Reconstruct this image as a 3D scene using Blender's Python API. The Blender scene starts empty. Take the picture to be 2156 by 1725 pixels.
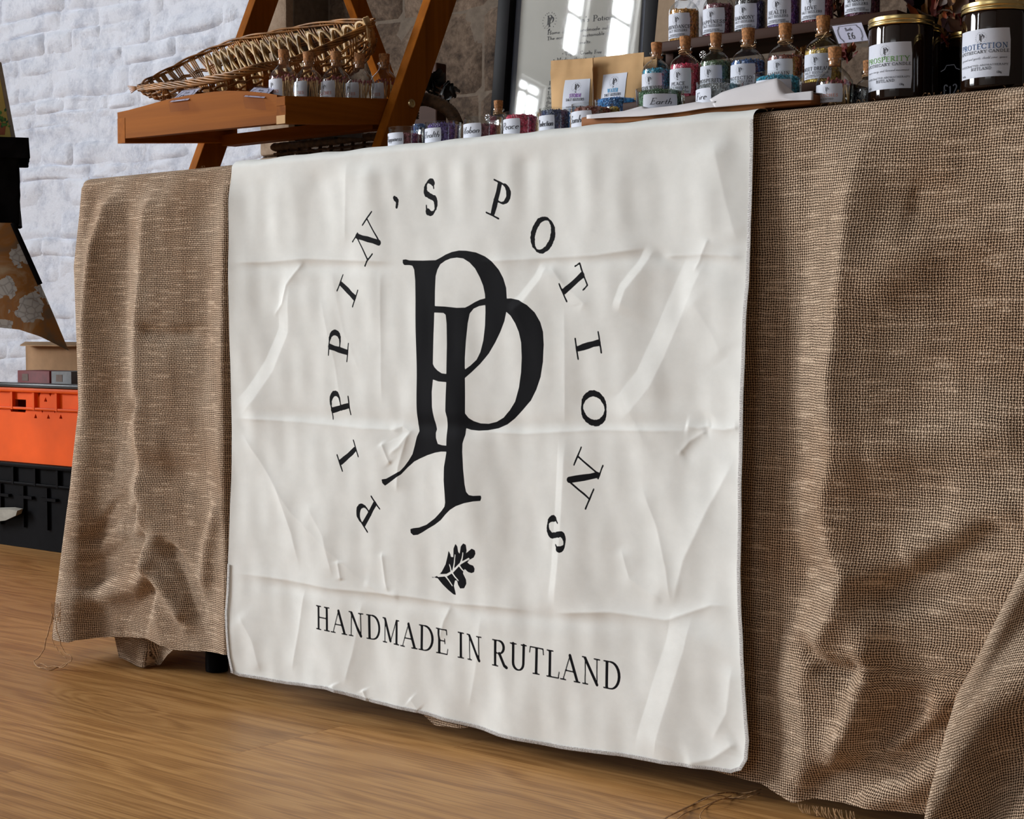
import bpy, bmesh, math, random
import numpy as np
from mathutils import Vector, Matrix, noise
from mathutils.geometry import tessellate_polygon
random.seed(7); np.random.seed(7)
rnd = random.random
def ru(a, b): return a + (b - a) * random.random()
S = bpy.context.scene
COL = S.collection
# ------------------------------------------------------------ camera
F = 3420.0
PITCH = math.atan(159 / F)
C = np.array([1.3457, -1.5307, .515])
_fw = np.array([-.6347, .7727, 0.]); _fw /= np.linalg.norm(_fw)
RT = np.array([_fw[1], -_fw[0], 0.])
_up = np.array([0, 0, 1.])
FW = _fw * math.cos(PITCH) - _up * math.sin(PITCH)
UP = _fw * math.sin(PITCH) + _up * math.cos(PITCH)
cam = bpy.data.objects.new('camera', bpy.data.cameras.new('camera')); COL.objects.link(cam)
cam.data.sensor_width = 36; cam.data.lens = 36 * F / 2156
cam.data.clip_start = .05; cam.data.clip_end = 60
cam.matrix_world = Matrix(((RT[0], UP[0], -FW[0], C[0]), (RT[1], UP[1], -FW[1], C[1]), (RT[2], UP[2], -FW[2], C[2]), (0, 0, 0, 1)))
S.camera = cam
# ------------------------------------------------------------ world and light
S.view_settings.view_transform = 'Standard'; S.view_settings.look = 'None'
S.view_settings.gamma = 1; S.view_settings.use_curve_mapping = False
S.view_settings.exposure = 0.0
W = bpy.data.worlds.new('world'); S.world = W; W.use_nodes = True
W.node_tree.nodes['Background'].inputs[0].default_value = (.80, .88, 1, 1)
W.node_tree.nodes['Background'].inputs[1].default_value = .26
# the daylight comes from the glowing panes of the windows built with the room (window_1 to window_5); the front one is added as fill
KEY, FILL, HIGH = 31.0, 2.2, 44.0

# ------------------------------------------------------------ projection helpers: a pixel to a point on a world plane
def ray(x, y): return FW + RT * (x - 1078) / F - UP * (y - 862.5) / F
def atY(x, y, Y): d = ray(x, y); return C + d * (Y - C[1]) / d[1]
def atX(x, y, X): d = ray(x, y); return C + d * (X - C[0]) / d[0]
def atZ(x, y, Z): d = ray(x, y); return C + d * (Z - C[2]) / d[2]
def depth(p): return float((np.array(p) - C) @ FW)
def fit(xl, xr, yt, Y):
    p = atY((xl + xr) / 2, yt, Y); r = (xr - xl) / 2 * depth(p) / F
    return float(p[0]), float(r), float(p[2])

# ------------------------------------------------------------ object helpers
def tag(o, label=None, cat=None, group=None, kind=None):
    if label: o['label'] = label
    if cat: o['category'] = cat
    if group: o['group'] = group
    if kind: o['kind'] = kind
    return o
def empty(name, loc, label, cat, group=None):
    o = bpy.data.objects.new(name, None); COL.objects.link(o); o.location = Vector([float(c) for c in loc]); o.empty_display_size = .02
    return tag(o, label, cat, group)
def wloc(o):
    v = Vector((0, 0, 0))
    while o is not None: v = v + o.location; o = o.parent
    return v
class MB:
    def __init__(s): s.v = []; s.f = []; s.uv = {}
    def add(s, vs, fs):
        b = len(s.v); s.v += [tuple(float(c) for c in v) for v in vs]; s.f += [tuple(i + b for i in f) for f in fs]; return b
    def box(s, a, b, bev=0):
        (x0, y0, z0), (x1, y1, z1) = a, b
        if bev <= 0:
            s.add([(x0, y0, z0), (x1, y0, z0), (x1, y1, z0), (x0, y1, z0), (x0, y0, z1), (x1, y0, z1), (x1, y1, z1), (x0, y1, z1)],
                  [(0, 3, 2, 1), (4, 5, 6, 7), (0, 1, 5, 4), (1, 2, 6, 5), (2, 3, 7, 6), (3, 0, 4, 7)]); return
        bm = bmesh.new(); bmesh.ops.create_cube(bm, size=1)
        for v in bm.verts: v.co = Vector(((x0 + x1) / 2 + v.co.x * (x1 - x0), (y0 + y1) / 2 + v.co.y * (y1 - y0), (z0 + z1) / 2 + v.co.z * (z1 - z0)))
        bmesh.ops.bevel(bm, geom=bm.edges[:], offset=bev, segments=2, affect='EDGES', profile=.5)
        bm.verts.index_update(); s.add([v.co for v in bm.verts], [[v.index for v in f.verts] for f in bm.faces]); bm.free()
    def hexa(s, p):   # eight corner points, bottom four then top four
        s.add(p, [(0, 3, 2, 1), (4, 5, 6, 7), (0, 1, 5, 4), (1, 2, 6, 5), (2, 3, 7, 6), (3, 0, 4, 7)])
    def prism(s, poly, ext):   # 3D polygon extruded by a vector
        n = len(poly); e = Vector([float(c) for c in ext]); P = [Vector([float(c) for c in p]) for p in poly]
        b = s.add(P + [p + e for p in P], [])
        tr = tessellate_polygon([P])
        s.f += [tuple(b + i for i in t) for t in tr] + [tuple(b + n + i for i in reversed(t)) for t in tr]
        s.f += [(b + i, b + (i + 1) % n, b + n + (i + 1) % n, b + n + i) for i in range(n)]
    def holed(s, outer, holes, ext):
        e = Vector(ext); loops = [[Vector(p) for p in outer]] + [[Vector(p) for p in h] for h in holes]
        flat = [p for l in loops for p in l]; n = len(flat)
        b = s.add(flat + [p + e for p in flat], [])
        for t in tessellate_polygon(loops): s.f.append(tuple(b + i for i in t)); s.f.append(tuple(b + n + i for i in reversed(t)))
        k = 0
        for l in loops:
            m = len(l)
            for i in range(m): s.f.append((b + k + i, b + k + (i + 1) % m, b + n + k + (i + 1) % m, b + n + k + i))
            k += m
    def lathe(s, prof, c=(0, 0, 0), n=32, cap0=True, cap1=True, sx=1, sy=1):
        vs = []
        for r, z in prof:
            for k in range(n):
                a = 2 * math.pi * k / n; vs.append((c[0] + r * sx * math.cos(a), c[1] + r * sy * math.sin(a), c[2] + z))
        fs = [(j * n + k, j * n + (k + 1) % n, (j + 1) * n + (k + 1) % n, (j + 1) * n + k) for j in range(len(prof) - 1) for k in range(n)]
        if cap0: fs.append(tuple(range(n))[::-1])
        if cap1: fs.append(tuple((len(prof) - 1) * n + k for k in range(n)))
        s.add(vs, fs)
    def tube(s, pts, r, n=8, closed=False):
        P = [Vector([float(c) for c in p]) for p in pts]; m = len(P); vs = []; fs = []
        up = Vector((.13, .21, .97)).normalized(); X = None
        for i, p in enumerate(P):
            t = (P[(i + 1) % m] - P[i - 1]) if closed else (P[min(i + 1, m - 1)] - P[max(i - 1, 0)])
            t = t.normalized() if t.length > 1e-9 else up
            X = (up if X is None else X); X = X - t * X.dot(t)
            if X.length < 1e-4: X = Vector((1, 0, 0)) - t * t.x
            X.normalize(); Y = t.cross(X); rr = r[i] if hasattr(r, '__len__') else r
            for k in range(n):
                a = 2 * math.pi * k / n; vs.append(p + (X * math.cos(a) + Y * math.sin(a)) * rr)
        L = m if closed else m - 1
        for i in range(L):
            for k in range(n): fs.append((i * n + k, i * n + (k + 1) % n, ((i + 1) % m) * n + (k + 1) % n, ((i + 1) % m) * n + k))
        if not closed: fs.append(tuple(range(n))[::-1]); fs.append(tuple((m - 1) * n + k for k in range(n)))
        s.add(vs, fs)
    def grid(s, rows):   # rows of points
        n = len(rows[0]); b = s.add([p for r in rows for p in r], [])
        for j in range(len(rows) - 1):
            for i in range(n - 1): s.f.append((b + j * n + i, b + j * n + i + 1, b + (j + 1) * n + i + 1, b + (j + 1) * n + i))
    def build(s, name, mat, parent=None, world=False, smooth=False, flip=False):
        me = bpy.data.meshes.new(name)
        off = wloc(parent) if (world and parent is not None) else Vector((0, 0, 0))
        me.from_pydata([(v[0] - off.x, v[1] - off.y, v[2] - off.z) for v in s.v], [], [f[::-1] for f in s.f] if flip else s.f)
        me.materials.append(mat)
        if smooth:
            me.polygons.foreach_set('use_smooth', [True] * len(me.polygons))
            if smooth != 'all' :
                me.set_sharp_from_angle(angle=math.radians(45))
        o = bpy.data.objects.new(name, me); COL.objects.link(o)
        if parent is not None: o.parent = parent
        return o

# ------------------------------------------------------------ node helpers
class NT:
    def __init__(s, name):
        s.m = bpy.data.materials.new(name); s.m.use_nodes = True; s.t = s.m.node_tree; s.t.nodes.clear()
        s.out = s.n('ShaderNodeOutputMaterial')
    def n(s, ty, **k):
        nd = s.t.nodes.new(ty)
        for a, b in k.items(): setattr(nd, a, b)
        return nd
    def l(s, a, b): s.t.links.new(a, b)
    def put(s, sock, v):
        if isinstance(v, bpy.types.NodeSocket): s.l(v, sock)
        elif v is not None:
            if hasattr(sock, 'default_value'):
                try: sock.default_value = v
                except Exception: sock.default_value = (v[0], v[1], v[2], 1)
    def math(s, op, a, b=None, c=None, clamp=False):
        nd = s.n('ShaderNodeMath', operation=op); nd.use_clamp = clamp
        s.put(nd.inputs[0], a)
        if b is not None: s.put(nd.inputs[1], b)
        if c is not None: s.put(nd.inputs[2], c)
        return nd.outputs[0]
    def mix(s, f, a, b, mode='MIX'):
        nd = s.n('ShaderNodeMix', data_type='RGBA', blend_type=mode)
        s.put(nd.inputs[0], f)
        for i, v in ((6, a), (7, b)):
            if isinstance(v, (tuple, list)): v = tuple(v[:3]) + (1,)
            s.put(nd.inputs[i], v)
        return nd.outputs[2]
    def noise(s, vec=None, scale=5, detail=3, rough=.5, dist=0, out=0):
        nd = s.n('ShaderNodeTexNoise'); nd.inputs['Scale'].default_value = scale; nd.inputs['Detail'].default_value = detail
        nd.inputs['Roughness'].default_value = rough; nd.inputs['Distortion'].default_value = dist
        if vec is not None: s.l(vec, nd.inputs['Vector'])
        return nd.outputs[out]
    def coord(s, k='Object'): return s.n('ShaderNodeTexCoord').outputs[k]
    def mapping(s, vec, scale=(1, 1, 1), loc=(0, 0, 0), rot=(0, 0, 0)):
        nd = s.n('ShaderNodeMapping'); s.l(vec, nd.inputs[0]); nd.inputs['Scale'].default_value = scale; nd.inputs['Rotation'].default_value = rot
        s.put(nd.inputs['Location'], loc); return nd.outputs[0]
    def ramp(s, f, stops):
        nd = s.n('ShaderNodeValToRGB'); s.l(f, nd.inputs[0]); e = nd.color_ramp.elements
        while len(e) < len(stops): e.new(.5)
        for k, (p, c) in enumerate(stops): e[k].position = p; e[k].color = tuple(c[:3]) + (1,)
        return nd.outputs[0]
    def bump(s, h, strength=.3, dist=.001):
        nd = s.n('ShaderNodeBump'); nd.inputs['Strength'].default_value = strength; nd.inputs['Distance'].default_value = dist
        s.l(h, nd.inputs['Height']); return nd.outputs[0]
    def bsdf(s, color, rough=.6, metal=0, normal=None, spec=.5, link=True, **k):
        b = s.n('ShaderNodeBsdfPrincipled')
        if isinstance(color, (tuple, list)): color = tuple(color[:3]) + (1,)
        s.put(b.inputs['Base Color'], color); s.put(b.inputs['Roughness'], rough); s.put(b.inputs['Metallic'], metal)
        s.put(b.inputs['Specular IOR Level'], spec)
        if normal is not None: s.l(normal, b.inputs['Normal'])
        for a, v in k.items(): s.put(b.inputs[a.replace('_', ' ')], v)
        if link: s.l(b.outputs[0], s.out.inputs[0])
        return b
def sc(r, g, b):   # 0-255 display colour to linear
    return tuple(((c / 255) / 12.92 if c / 255 < .04045 else ((c / 255 + .055) / 1.055) ** 2.4) for c in (r, g, b))
def simple(name, col, rough=.6, metal=0, var=.12, scale=40, bump=.15, bd=.0006, spec=.5, **k):
    t = NT(name); v = t.coord(); nz = t.noise(v, scale, 4)
    c2 = tuple(max(0, c * (1 - 2 * var)) for c in col); c1 = tuple(min(1, c * (1 + var)) for c in col)
    c = t.ramp(nz, [(.3, c2), (.7, c1)])
    t.bsdf(c, rough, metal, t.bump(nz, bump, bd) if bump else None, spec, **k)
    return t.m
def wood(name, dark, light, axis='X', rough=.38, scale=1, streak=26, knots=False, bump=.1, spec=.4, objrand=True):
    t = NT(name); v = t.coord()
    if objrand:
        oi = t.n('ShaderNodeObjectInfo').outputs['Random']
        cm = t.n('ShaderNodeCombineXYZ'); a = t.math('MULTIPLY', oi, 37.); bb = t.math('MULTIPLY', oi, 91.)
        t.l(a, cm.inputs[0]); t.l(bb, cm.inputs[1]); t.l(a, cm.inputs[2])
        ad = t.n('ShaderNodeVectorMath', operation='ADD'); t.l(v, ad.inputs[0]); t.l(cm.outputs[0], ad.inputs[1]); v = ad.outputs[0]
    s1 = {'X': (1.2, streak, streak), 'Y': (streak, 1.2, streak), 'Z': (streak, streak, 1.2)}[axis]
    m = t.mapping(v, tuple(x * scale for x in s1))
    low = t.noise(v, 2.2 * scale, 2, .5)
    n1 = t.noise(m, 1, 5, .6, .6)
    m2 = t.mapping(v, tuple(x * scale * (3.5 if x > 2 else 1.6) for x in s1))
    n2 = t.noise(m2, 1, 3, .6)
    g = t.math('MULTIPLY_ADD', n2, .35, t.math('MULTIPLY', n1, .65))
    g = t.math('MULTIPLY_ADD', low, .35, t.math('MULTIPLY', g, .8))
    c = t.ramp(g, [(.34, dark), (.5, tuple((a + b) / 2 for a, b in zip(dark, light))), (.68, light)])
    if objrand:
        hv = t.n('ShaderNodeHueSaturation'); t.l(c, hv.inputs['Color']); t.l(t.math('MULTIPLY_ADD', oi, .22, .9), hv.inputs['Value']); c = hv.outputs[0]
    t.bsdf(c, rough, 0, t.bump(g, bump, .0006), spec)
    return t.m

# ------------------------------------------------------------ stroke lettering (drawn with lines, no font file)
def arc(cx, cy, rx, ry, a0, a1, n=9): return [(cx + rx * math.cos(math.radians(a0 + (a1 - a0) * k / n)), cy + ry * math.sin(math.radians(a0 + (a1 - a0) * k / n))) for k in range(n + 1)]
def T(*p): return ('t', list(p))
def H(*p): return ('h', list(p))
def A_(*p): return ('a', list(p))
def sf(x, y, w=.13): return ('h', [(x - w, y), (x + w, y)])
CAPS = {
 'A': (.80, [H((.12, 0), (.42, 1)), T((.40, 1), (.68, 0)), H((.22, .36), (.58, .36)), sf(.12, 0, .11), sf(.68, 0, .12)]),
 'B': (.68, [T((.2, 0), (.2, 1)), H((.08, 1), (.36, 1)), ('a', arc(.36, .76, .19, .24, 90, -90)), H((.36, .52), (.2, .52)), ('a', arc(.38, .26, .23, .26, 90, -90)), H((.38, 0), (.08, 0))]),
 'C': (.74, [('a', arc(.42, .5, .32, .5, 42, 318, 14)), H((.66, .66), (.67, .98)), H((.66, .30), (.67, .1))]),
 'D': (.78, [T((.2, 0), (.2, 1)), H((.08, 1), (.34, 1)), ('a', arc(.34, .5, .34, .5, 90, -90, 12)), H((.34, 0), (.08, 0))]),
 'E': (.66, [T((.2, 0), (.2, 1)), H((.08, 1), (.56, 1), (.57, .80)), H((.08, 0), (.57, 0), (.60, .22)), H((.2, .52), (.46, .52)), H((.46, .42), (.46, .62))]),
 'F': (.62, [T((.2, 0), (.2, 1)), H((.08, 1), (.55, 1), (.56, .8)), H((.2, .52), (.44, .52)), sf(.2, 0)]),
 'G': (.78, [('a', arc(.42, .5, .32, .5, 42, 320, 14)), H((.66, .66), (.67, .98)), T((.66, .05), (.66, .4)), sf(.66, .42, .12)]),
 'H': (.84, [T((.2, 0), (.2, 1)), T((.64, 0), (.64, 1)), H((.2, .52), (.64, .52)), sf(.2, 0), sf(.2, 1), sf(.64, 0), sf(.64, 1)]),
 'I': (.42, [T((.21, 0), (.21, 1)), sf(.21, 0), sf(.21, 1)]),
 'J': (.42, [T((.24, 1), (.24, .1), (.16, -.1), (.04, -.12)), sf(.24, 1)]),
 'K': (.74, [T((.2, 0), (.2, 1)), H((.6, 1), (.2, .42)), T((.34, .58), (.64, 0)), sf(.2, 0), sf(.2, 1), sf(.6, 1), sf(.64, 0)]),
 'L': (.62, [T((.2, 0), (.2, 1)), sf(.2, 1), H((.08, 0), (.55, 0), (.58, .24))]),
 'M': (.98, [H((.2, 0), (.2, 1)), T((.2, 1), (.48, .05)), H((.48, .05), (.76, 1)), T((.78, 0), (.78, 1)), sf(.2, 0, .1), sf(.78, 0), H((.08, 1), (.22, 1)), H((.76, 1), (.9, 1))]),
 'N': (.84, [H((.2, 0), (.2, 1)), T((.2, 1), (.66, 0)), H((.66, 0), (.66, 1)), sf(.2, 0, .1), sf(.66, 1, .11), H((.08, 1), (.22, 1))]),
 'O': (.82, [('a', arc(.41, .5, .31, .5, 90, 450, 22))]),
 'P': (.66, [T((.2, 0), (.2, 1)), H((.08, 1), (.36, 1)), ('a', arc(.36, .73, .22, .27, 90, -90)), H((.36, .46), (.2, .46)), sf(.2, 0)]),
 'R': (.76, [T((.2, 0), (.2, 1)), H((.08, 1), (.36, 1)), ('a', arc(.36, .75, .20, .25, 90, -90)), H((.36, .5), (.2, .5)), T((.38, .5), (.6, .06), (.70, 0)), sf(.2, 0)]),
 'S': (.60, [('s', arc(.31, .745, .17, .24, 35, 200, 8) + [(.18, .62), (.31, .52), (.44, .42)] + arc(.30, .26, .19, .26, 30, -145, 9)), H((.46, .72), (.46, .98)), H((.12, .3), (.12, .02))]),
 'T': (.72, [T((.36, 0), (.36, 1)), H((.07, .78), (.09, 1), (.63, 1), (.65, .78)), sf(.36, 0)]),
 'U': (.82, [('a', [(.2, 1), (.2, .3)] + arc(.42, .27, .22, .27, 180, 360, 9) + [(.64, .3), (.64, 1)]), sf(.2, 1), sf(.64, 1, .11)]),
 'V': (.80, [T((.14, 1), (.42, 0)), H((.42, 0), (.68, 1)), sf(.14, 1), sf(.68, 1, .11)]),
 'W': (1.08, [T((.12, 1), (.36, 0)), H((.36, 0), (.56, 1)), T((.54, 1), (.76, 0)), H((.76, 0), (.96, 1)), sf(.12, 1), sf(.96, 1, .1)]),
 'Y': (.78, [T((.12, 1), (.4, .45)), H((.4, .45), (.66, 1)), T((.4, .45), (.4, 0)), sf(.12, 1), sf(.66, 1, .1), sf(.4, 0)]),
 'Z': (.66, [H((.1, .8), (.1, 1), (.56, 1)), T((.55, .98), (.1, .02)), H((.1, 0), (.57, 0), (.58, .22))]),
 "'": (.26, [T((.10, .97), (.12, .93), (.14, .90)), ('a', [(.15, .92), (.165, .86), (.13, .79), (.08, .73)])]),
 '*': (.4, [H((.1, .4), (.3, .6)), H((.1, .6), (.3, .4)), H((.2, .37), (.2, .63))]), '.': (.25, [T((.1, .02), (.13, .05))]), ',': (.25, [T((.12, .03), (.08, -.12))]),
 '0': (.6, [('a', arc(.3, .4, .2, .4, 90, 450, 16))]), '1': (.4, [T((.2, 0), (.2, .85)), sf(.2, 0), H((.2, .85), (.08, .72))]),
 '2': (.6, [('a', arc(.28, .75, .18, .24, 160, -30, 8) + [(.1, 0)]), H((.1, 0), (.5, 0))]),
 '3': (.55, [('a', arc(.24, .74, .16, .22, 140, -80, 8)), ('a', arc(.24, .26, .2, .26, 90, -140, 9))]),
 '4': (.6, [T((.4, 0), (.4, 1)), H((.4, 1), (.08, .3), (.55, .3))]), '5': (.55, [H((.46, 1), (.16, 1), (.13, .58)), ('a', arc(.24, .3, .21, .3, 100, -140, 9))]),
 '6': (.58, [('a', [(.44, 1), (.26, .85), (.13, .55), (.11, .3)] + arc(.3, .28, .19, .28, 180, 540, 14))]),
 'GBP': (.62, [('a', arc(.36, .78, .16, .22, 10, 190, 8) + [(.22, .5), (.22, .2), (.12, 0)]), H((.1, 0), (.54, 0)), H((.1, .46), (.42, .46))]),
}
LOW = {
 'a': (.5, [('a', arc(.24, .22, .17, .22, 60, 400, 12)), T((.40, .44), (.40, .08), (.48, .0))]),
 'b': (.5, [T((.1, 1), (.1, .05)), ('a', arc(.24, .22, .16, .22, 170, -190, 12))]),
 'c': (.42, [('a', arc(.24, .22, .17, .22, 50, 310, 10))]),
 'd': (.52, [('a', arc(.22, .22, .16, .22, 40, 390, 12)), T((.40, 1), (.40, .02))]),
 'e': (.44, [('a', [(.09, .24), (.38, .26)] + arc(.24, .22, .15, .22, 20, 310, 10))]),
 'f': (.34, [('a', [(.38, .9), (.28, 1), (.18, .85), (.18, 0)]), H((.04, .45), (.32, .45))]),
 'g': (.5, [('a', arc(.24, .24, .16, .2, 40, 390, 12)), T((.40, .44), (.40, -.2), (.25, -.34), (.08, -.26))]),
 'h': (.5, [T((.1, 0), (.1, 1)), ('a', [(.1, .3)] + arc(.25, .3, .14, .15, 150, 0, 6) + [(.39, 0)])]),
 'i': (.24, [T((.12, 0), (.12, .44)), T((.13, .60), (.13, .64))]),
 'k': (.46, [T((.1, 0), (.1, 1)), H((.36, .44), (.1, .18)), T((.2, .26), (.40, 0))]),
 'l': (.22, [T((.11, 0), (.11, 1))]),
 'm': (.74, [T((.1, 0), (.1, .44)), ('a', [(.1, .3)] + arc(.22, .3, .12, .14, 150, 0, 6) + [(.34, 0)]), ('a', [(.34, .3)] + arc(.48, .3, .13, .14, 150, 0, 6) + [(.61, 0)])]),
 'n': (.5, [T((.1, 0), (.1, .44)), ('a', [(.1, .3)] + arc(.25, .3, .14, .15, 150, 0, 6) + [(.39, 0)])]),
 'o': (.46, [('a', arc(.23, .22, .17, .22, 90, 450, 14))]),
 'p': (.5, [T((.1, .44), (.1, -.32)), ('a', arc(.25, .22, .16, .22, 170, -190, 12))]),
 'r': (.36, [T((.1, 0), (.1, .44)), ('a', [(.1, .3), (.2, .42), (.32, .42)])]),
 's': (.36, [('s', [(.30, .38), (.2, .45), (.1, .36), (.2, .24), (.29, .12), (.18, .0), (.06, .06)])]),
 't': (.32, [('a', [(.15, .72), (.15, .08), (.28, 0)]), H((.04, .45), (.28, .45))]),
 'u': (.5, [('a', [(.1, .44), (.1, .12), (.2, 0), (.34, .08), (.39, .2)]), T((.39, .44), (.39, 0))]),
 'v': (.44, [T((.06, .44), (.22, 0)), H((.22, 0), (.38, .44))]),
 'w': (.62, [T((.06, .44), (.18, 0)), H((.18, 0), (.3, .44)), T((.3, .44), (.42, 0)), H((.42, 0), (.54, .44))]),
 'y': (.46, [T((.08, .44), (.24, .02)), H((.4, .44), (.24, .02), (.1, -.32))]),
 'z': (.4, [H((.06, .44), (.34, .44)), T((.34, .44), (.06, 0)), H((.06, 0), (.36, 0))]),
}
def glyph(ch):
    if ch == '£': return CAPS['GBP']
    if ch in CAPS: return CAPS[ch]
    if ch in LOW: return LOW[ch]
    if ch == '-': return (.4, [H((.08, .3), (.32, .3))])
    return (.34, [])
def widths(kind, pts, st, hr):
    out = []
    n = len(pts)
    for i in range(n):
        if kind == 't': r = st
        elif kind == 'h': r = hr
        else:
            a = pts[max(i - 1, 0)]; b = pts[min(i + 1, n - 1)]
            th = math.atan2(b[1] - a[1], b[0] - a[0]); ph = math.radians(8 if kind == 'a' else 40)
            r = hr + (st - hr) * abs(math.sin(th - ph)) ** 1.3
        out.append((pts[i][0], pts[i][1], r))
    return out
def text(s, h, cx=None, x0=0, y=0, st=.055, hr=.02, track=0, shear=0, width=None, sx=1.0):
    """strokes of a line of lettering: lists of (x, y, halfwidth) in metres"""
    x = 0; out = []
    for ch in s:
        w, g = glyph(ch)
        for k, pts in g:
            out.append([(px * sx + x + shear * py, py, r) for px, py, r in widths(k, pts, st, hr)])
        x += w * sx + track
    x -= track
    q = h * 1.0; k = 1.0
    if width: k = width / (x * h)
    base = x0 if cx is None else cx - x * h * k / 2
    return [[(base + px * h * k, y + py * h, r * h) for px, py, r in st_] for st_ in out]
def strokes_mesh(mb, strokes, fn):
    """flat ribbons for the strokes, each point placed by fn(x, y)"""
    for st in strokes:
        n = len(st)
        if n < 2: continue
        b = len(mb.v); vs = []
        for i, (x, y, r) in enumerate(st):
            a = st[max(i - 1, 0)]; c = st[min(i + 1, n - 1)]; dx, dy = c[0] - a[0], c[1] - a[1]; L = math.hypot(dx, dy) or 1
            nx, ny = -dy / L * r, dx / L * r
            vs += [fn(x + nx, y + ny), fn(x - nx, y - ny)]
        mb.add(vs, [(2 * i, 2 * i + 1, 2 * i + 3, 2 * i + 2) for i in range(n - 1)])

# the double letter emblem of the banner, as read off the photograph (pixels of a 2.212 times enlarged crop)
MONO = [[(148,104),(162,102),(178,107),(240,108),(300,106),(320,95),(345,80),(375,68),(410,61),(445,62),(490,70),(530,88),(565,112),(595,150),(615,190),(628,235),(631,285),(650,284),(690,292),(730,315),(765,350),(790,395),(803,440),(807,500),(803,580),(790,650),(768,710),(742,760),(700,805),(660,845),(625,872),(585,890),(540,899),(500,901),(465,897),(443,889),(443,920),(433,960),(432,1000),(436,1080),(443,1150),(450,1185),(462,1200),(480,1204),(512,1203),(514,1215),(510,1228),(480,1230),(440,1238),(400,1252),(370,1270),(345,1292),(320,1318),(290,1340),(255,1360),(230,1376),(210,1387),(190,1389),(178,1378),(176,1360),(190,1356),(215,1353),(250,1340),(290,1310),(325,1275),(342,1255),(347,1235),(346,1190),(343,1130),(345,1070),(352,1030),(357,998),(330,998),(300,1003),(260,1015),(225,1030),(195,1045),(165,1072),(135,1105),(100,1128),(60,1158),(48,1145),(45,1128),(65,1125),(95,1108),(130,1090),(150,1068),(170,1040),(188,1010),(200,970),(210,930),(221,903),(214,870),(213,800),(213,650),(211,500),(208,300),(205,200),(200,150),(192,132),(178,129),(155,129),(148,120)],
 [(322,125),(345,108),(370,98),(400,94),(430,98),(460,117),(485,145),(505,185),(520,225),(528,265),(529,284),(505,290),(480,302),(455,318),(438,327),(400,328),(345,322),(300,320),(301,250),(303,180),(310,150)],
 [(297,350),(340,352),(350,360),(354,400),(357,500),(357,636),(335,633),(315,620),(300,605),(292,590),(294,450)],
 [(530,315),(500,320),(475,332),(458,355),(450,400),(444,480),(441,560),(441,616),(465,597),(490,570),(505,535),(518,480),(527,410),(530,350)],
 [(629,347),(620,390),(600,440),(575,490),(545,540),(505,590),(470,628),(441,655),(441,820),(455,842),(475,856),(505,867),(540,869),(575,860),(610,840),(640,805),(665,765),(685,700),(696,630),(700,560),(698,490),(688,440),(672,400),(650,365)],
 [(293,662),(320,671),(357,674),(354,740),(352,810),(358,840),(357,880),(356,970),(335,968),(315,962),(306,935),(304,910),(308,895),(298,850),(290,790),(288,720)]]
LEAF = [(267,1582),(285,1584),(300,1578),(320,1560),(340,1525),(350,1490),(357,1460),(366,1478),(368,1490),(380,1490),(382,1450),(392,1428),(401,1440),(405,1465),(412,1475),(418,1440),(430,1426),(443,1432),(446,1460),(440,1475),(455,1462),(470,1450),(485,1458),(487,1475),(478,1492),(460,1502),(448,1515),(458,1524),(475,1530),(481,1545),(478,1560),(466,1565),(450,1560),(435,1545),(426,1565),(440,1595),(441,1615),(430,1636),(410,1637),(400,1620),(395,1600),(385,1600),(378,1625),(388,1668),(375,1665),(350,1645),(325,1620),(300,1590),(285,1588),(275,1588)]
VEINS = [[(303,1578),(345,1575),(375,1558),(415,1520),(455,1497)],[(375,1558),(384,1520),(389,1480)],[(367,1562),(364,1540),(359,1525)],[(415,1520),(424,1495),(428,1470)],[(408,1528),(420,1545),(435,1560)],[(370,1562),(384,1582),(402,1600)],[(335,1576),(352,1598),(370,1625)]]
def crop_pt(p): return atY(p[0] / 2.2119 + 780, p[1] / 2.2119 + 500, -.018)

# ------------------------------------------------------------ gridded cloth helper
def grid_mesh(name, patches, mat, parent=None, attr=None, origin=None):
    """patches: list of (P[rows,cols,3], UV[rows,cols,2], values[rows,cols] or None)"""
    V = []; Fc = []; UVs = []; AT = []; b = 0
    for P, UV, val in patches:
        r, c = P.shape[:2]; V.append(P.reshape(-1, 3)); UVs.append(UV.reshape(-1, 2))
        AT.append(val.reshape(-1) if val is not None else np.full(r * c, 1.))
        idx = np.arange(r * c).reshape(r, c) + b
        Fc.append(np.stack([idx[:-1, :-1], idx[:-1, 1:], idx[1:, 1:], idx[1:, :-1]], -1).reshape(-1, 4)); b += r * c
    V = np.concatenate(V); Fc = np.concatenate(Fc); UVs = np.concatenate(UVs); AT = np.concatenate(AT)
    off = np.array(wloc(parent)) if parent is not None else (np.array(origin) if origin is not None else np.zeros(3))
    V = V - off
    me = bpy.data.meshes.new(name); me.vertices.add(len(V)); me.vertices.foreach_set('co', V.astype(np.float32).ravel())
    me.loops.add(Fc.size); me.loops.foreach_set('vertex_index', Fc.astype(np.int32).ravel())
    me.polygons.add(len(Fc)); me.polygons.foreach_set('loop_start', np.arange(0, Fc.size, 4, dtype=np.int32))
    me.update(calc_edges=True)
    uvl = me.uv_layers.new(name='UVMap'); uvl.data.foreach_set('uv', UVs[Fc.ravel()].astype(np.float32).ravel())
    if attr:
        a = me.attributes.new(attr, 'FLOAT', 'POINT'); a.data.foreach_set('value', AT.astype(np.float32))
    me.polygons.foreach_set('use_smooth', np.ones(len(Fc), dtype=bool))
    me.materials.append(mat); me.update(); me.validate()
    o = bpy.data.objects.new(name, me); COL.objects.link(o)
    if parent is not None: o.parent = parent
    elif origin is not None: o.location = Vector([float(c) for c in origin])
    return o
def sstep(x): x = np.clip(x, 0, 1); return x * x * (3 - 2 * x)
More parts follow.
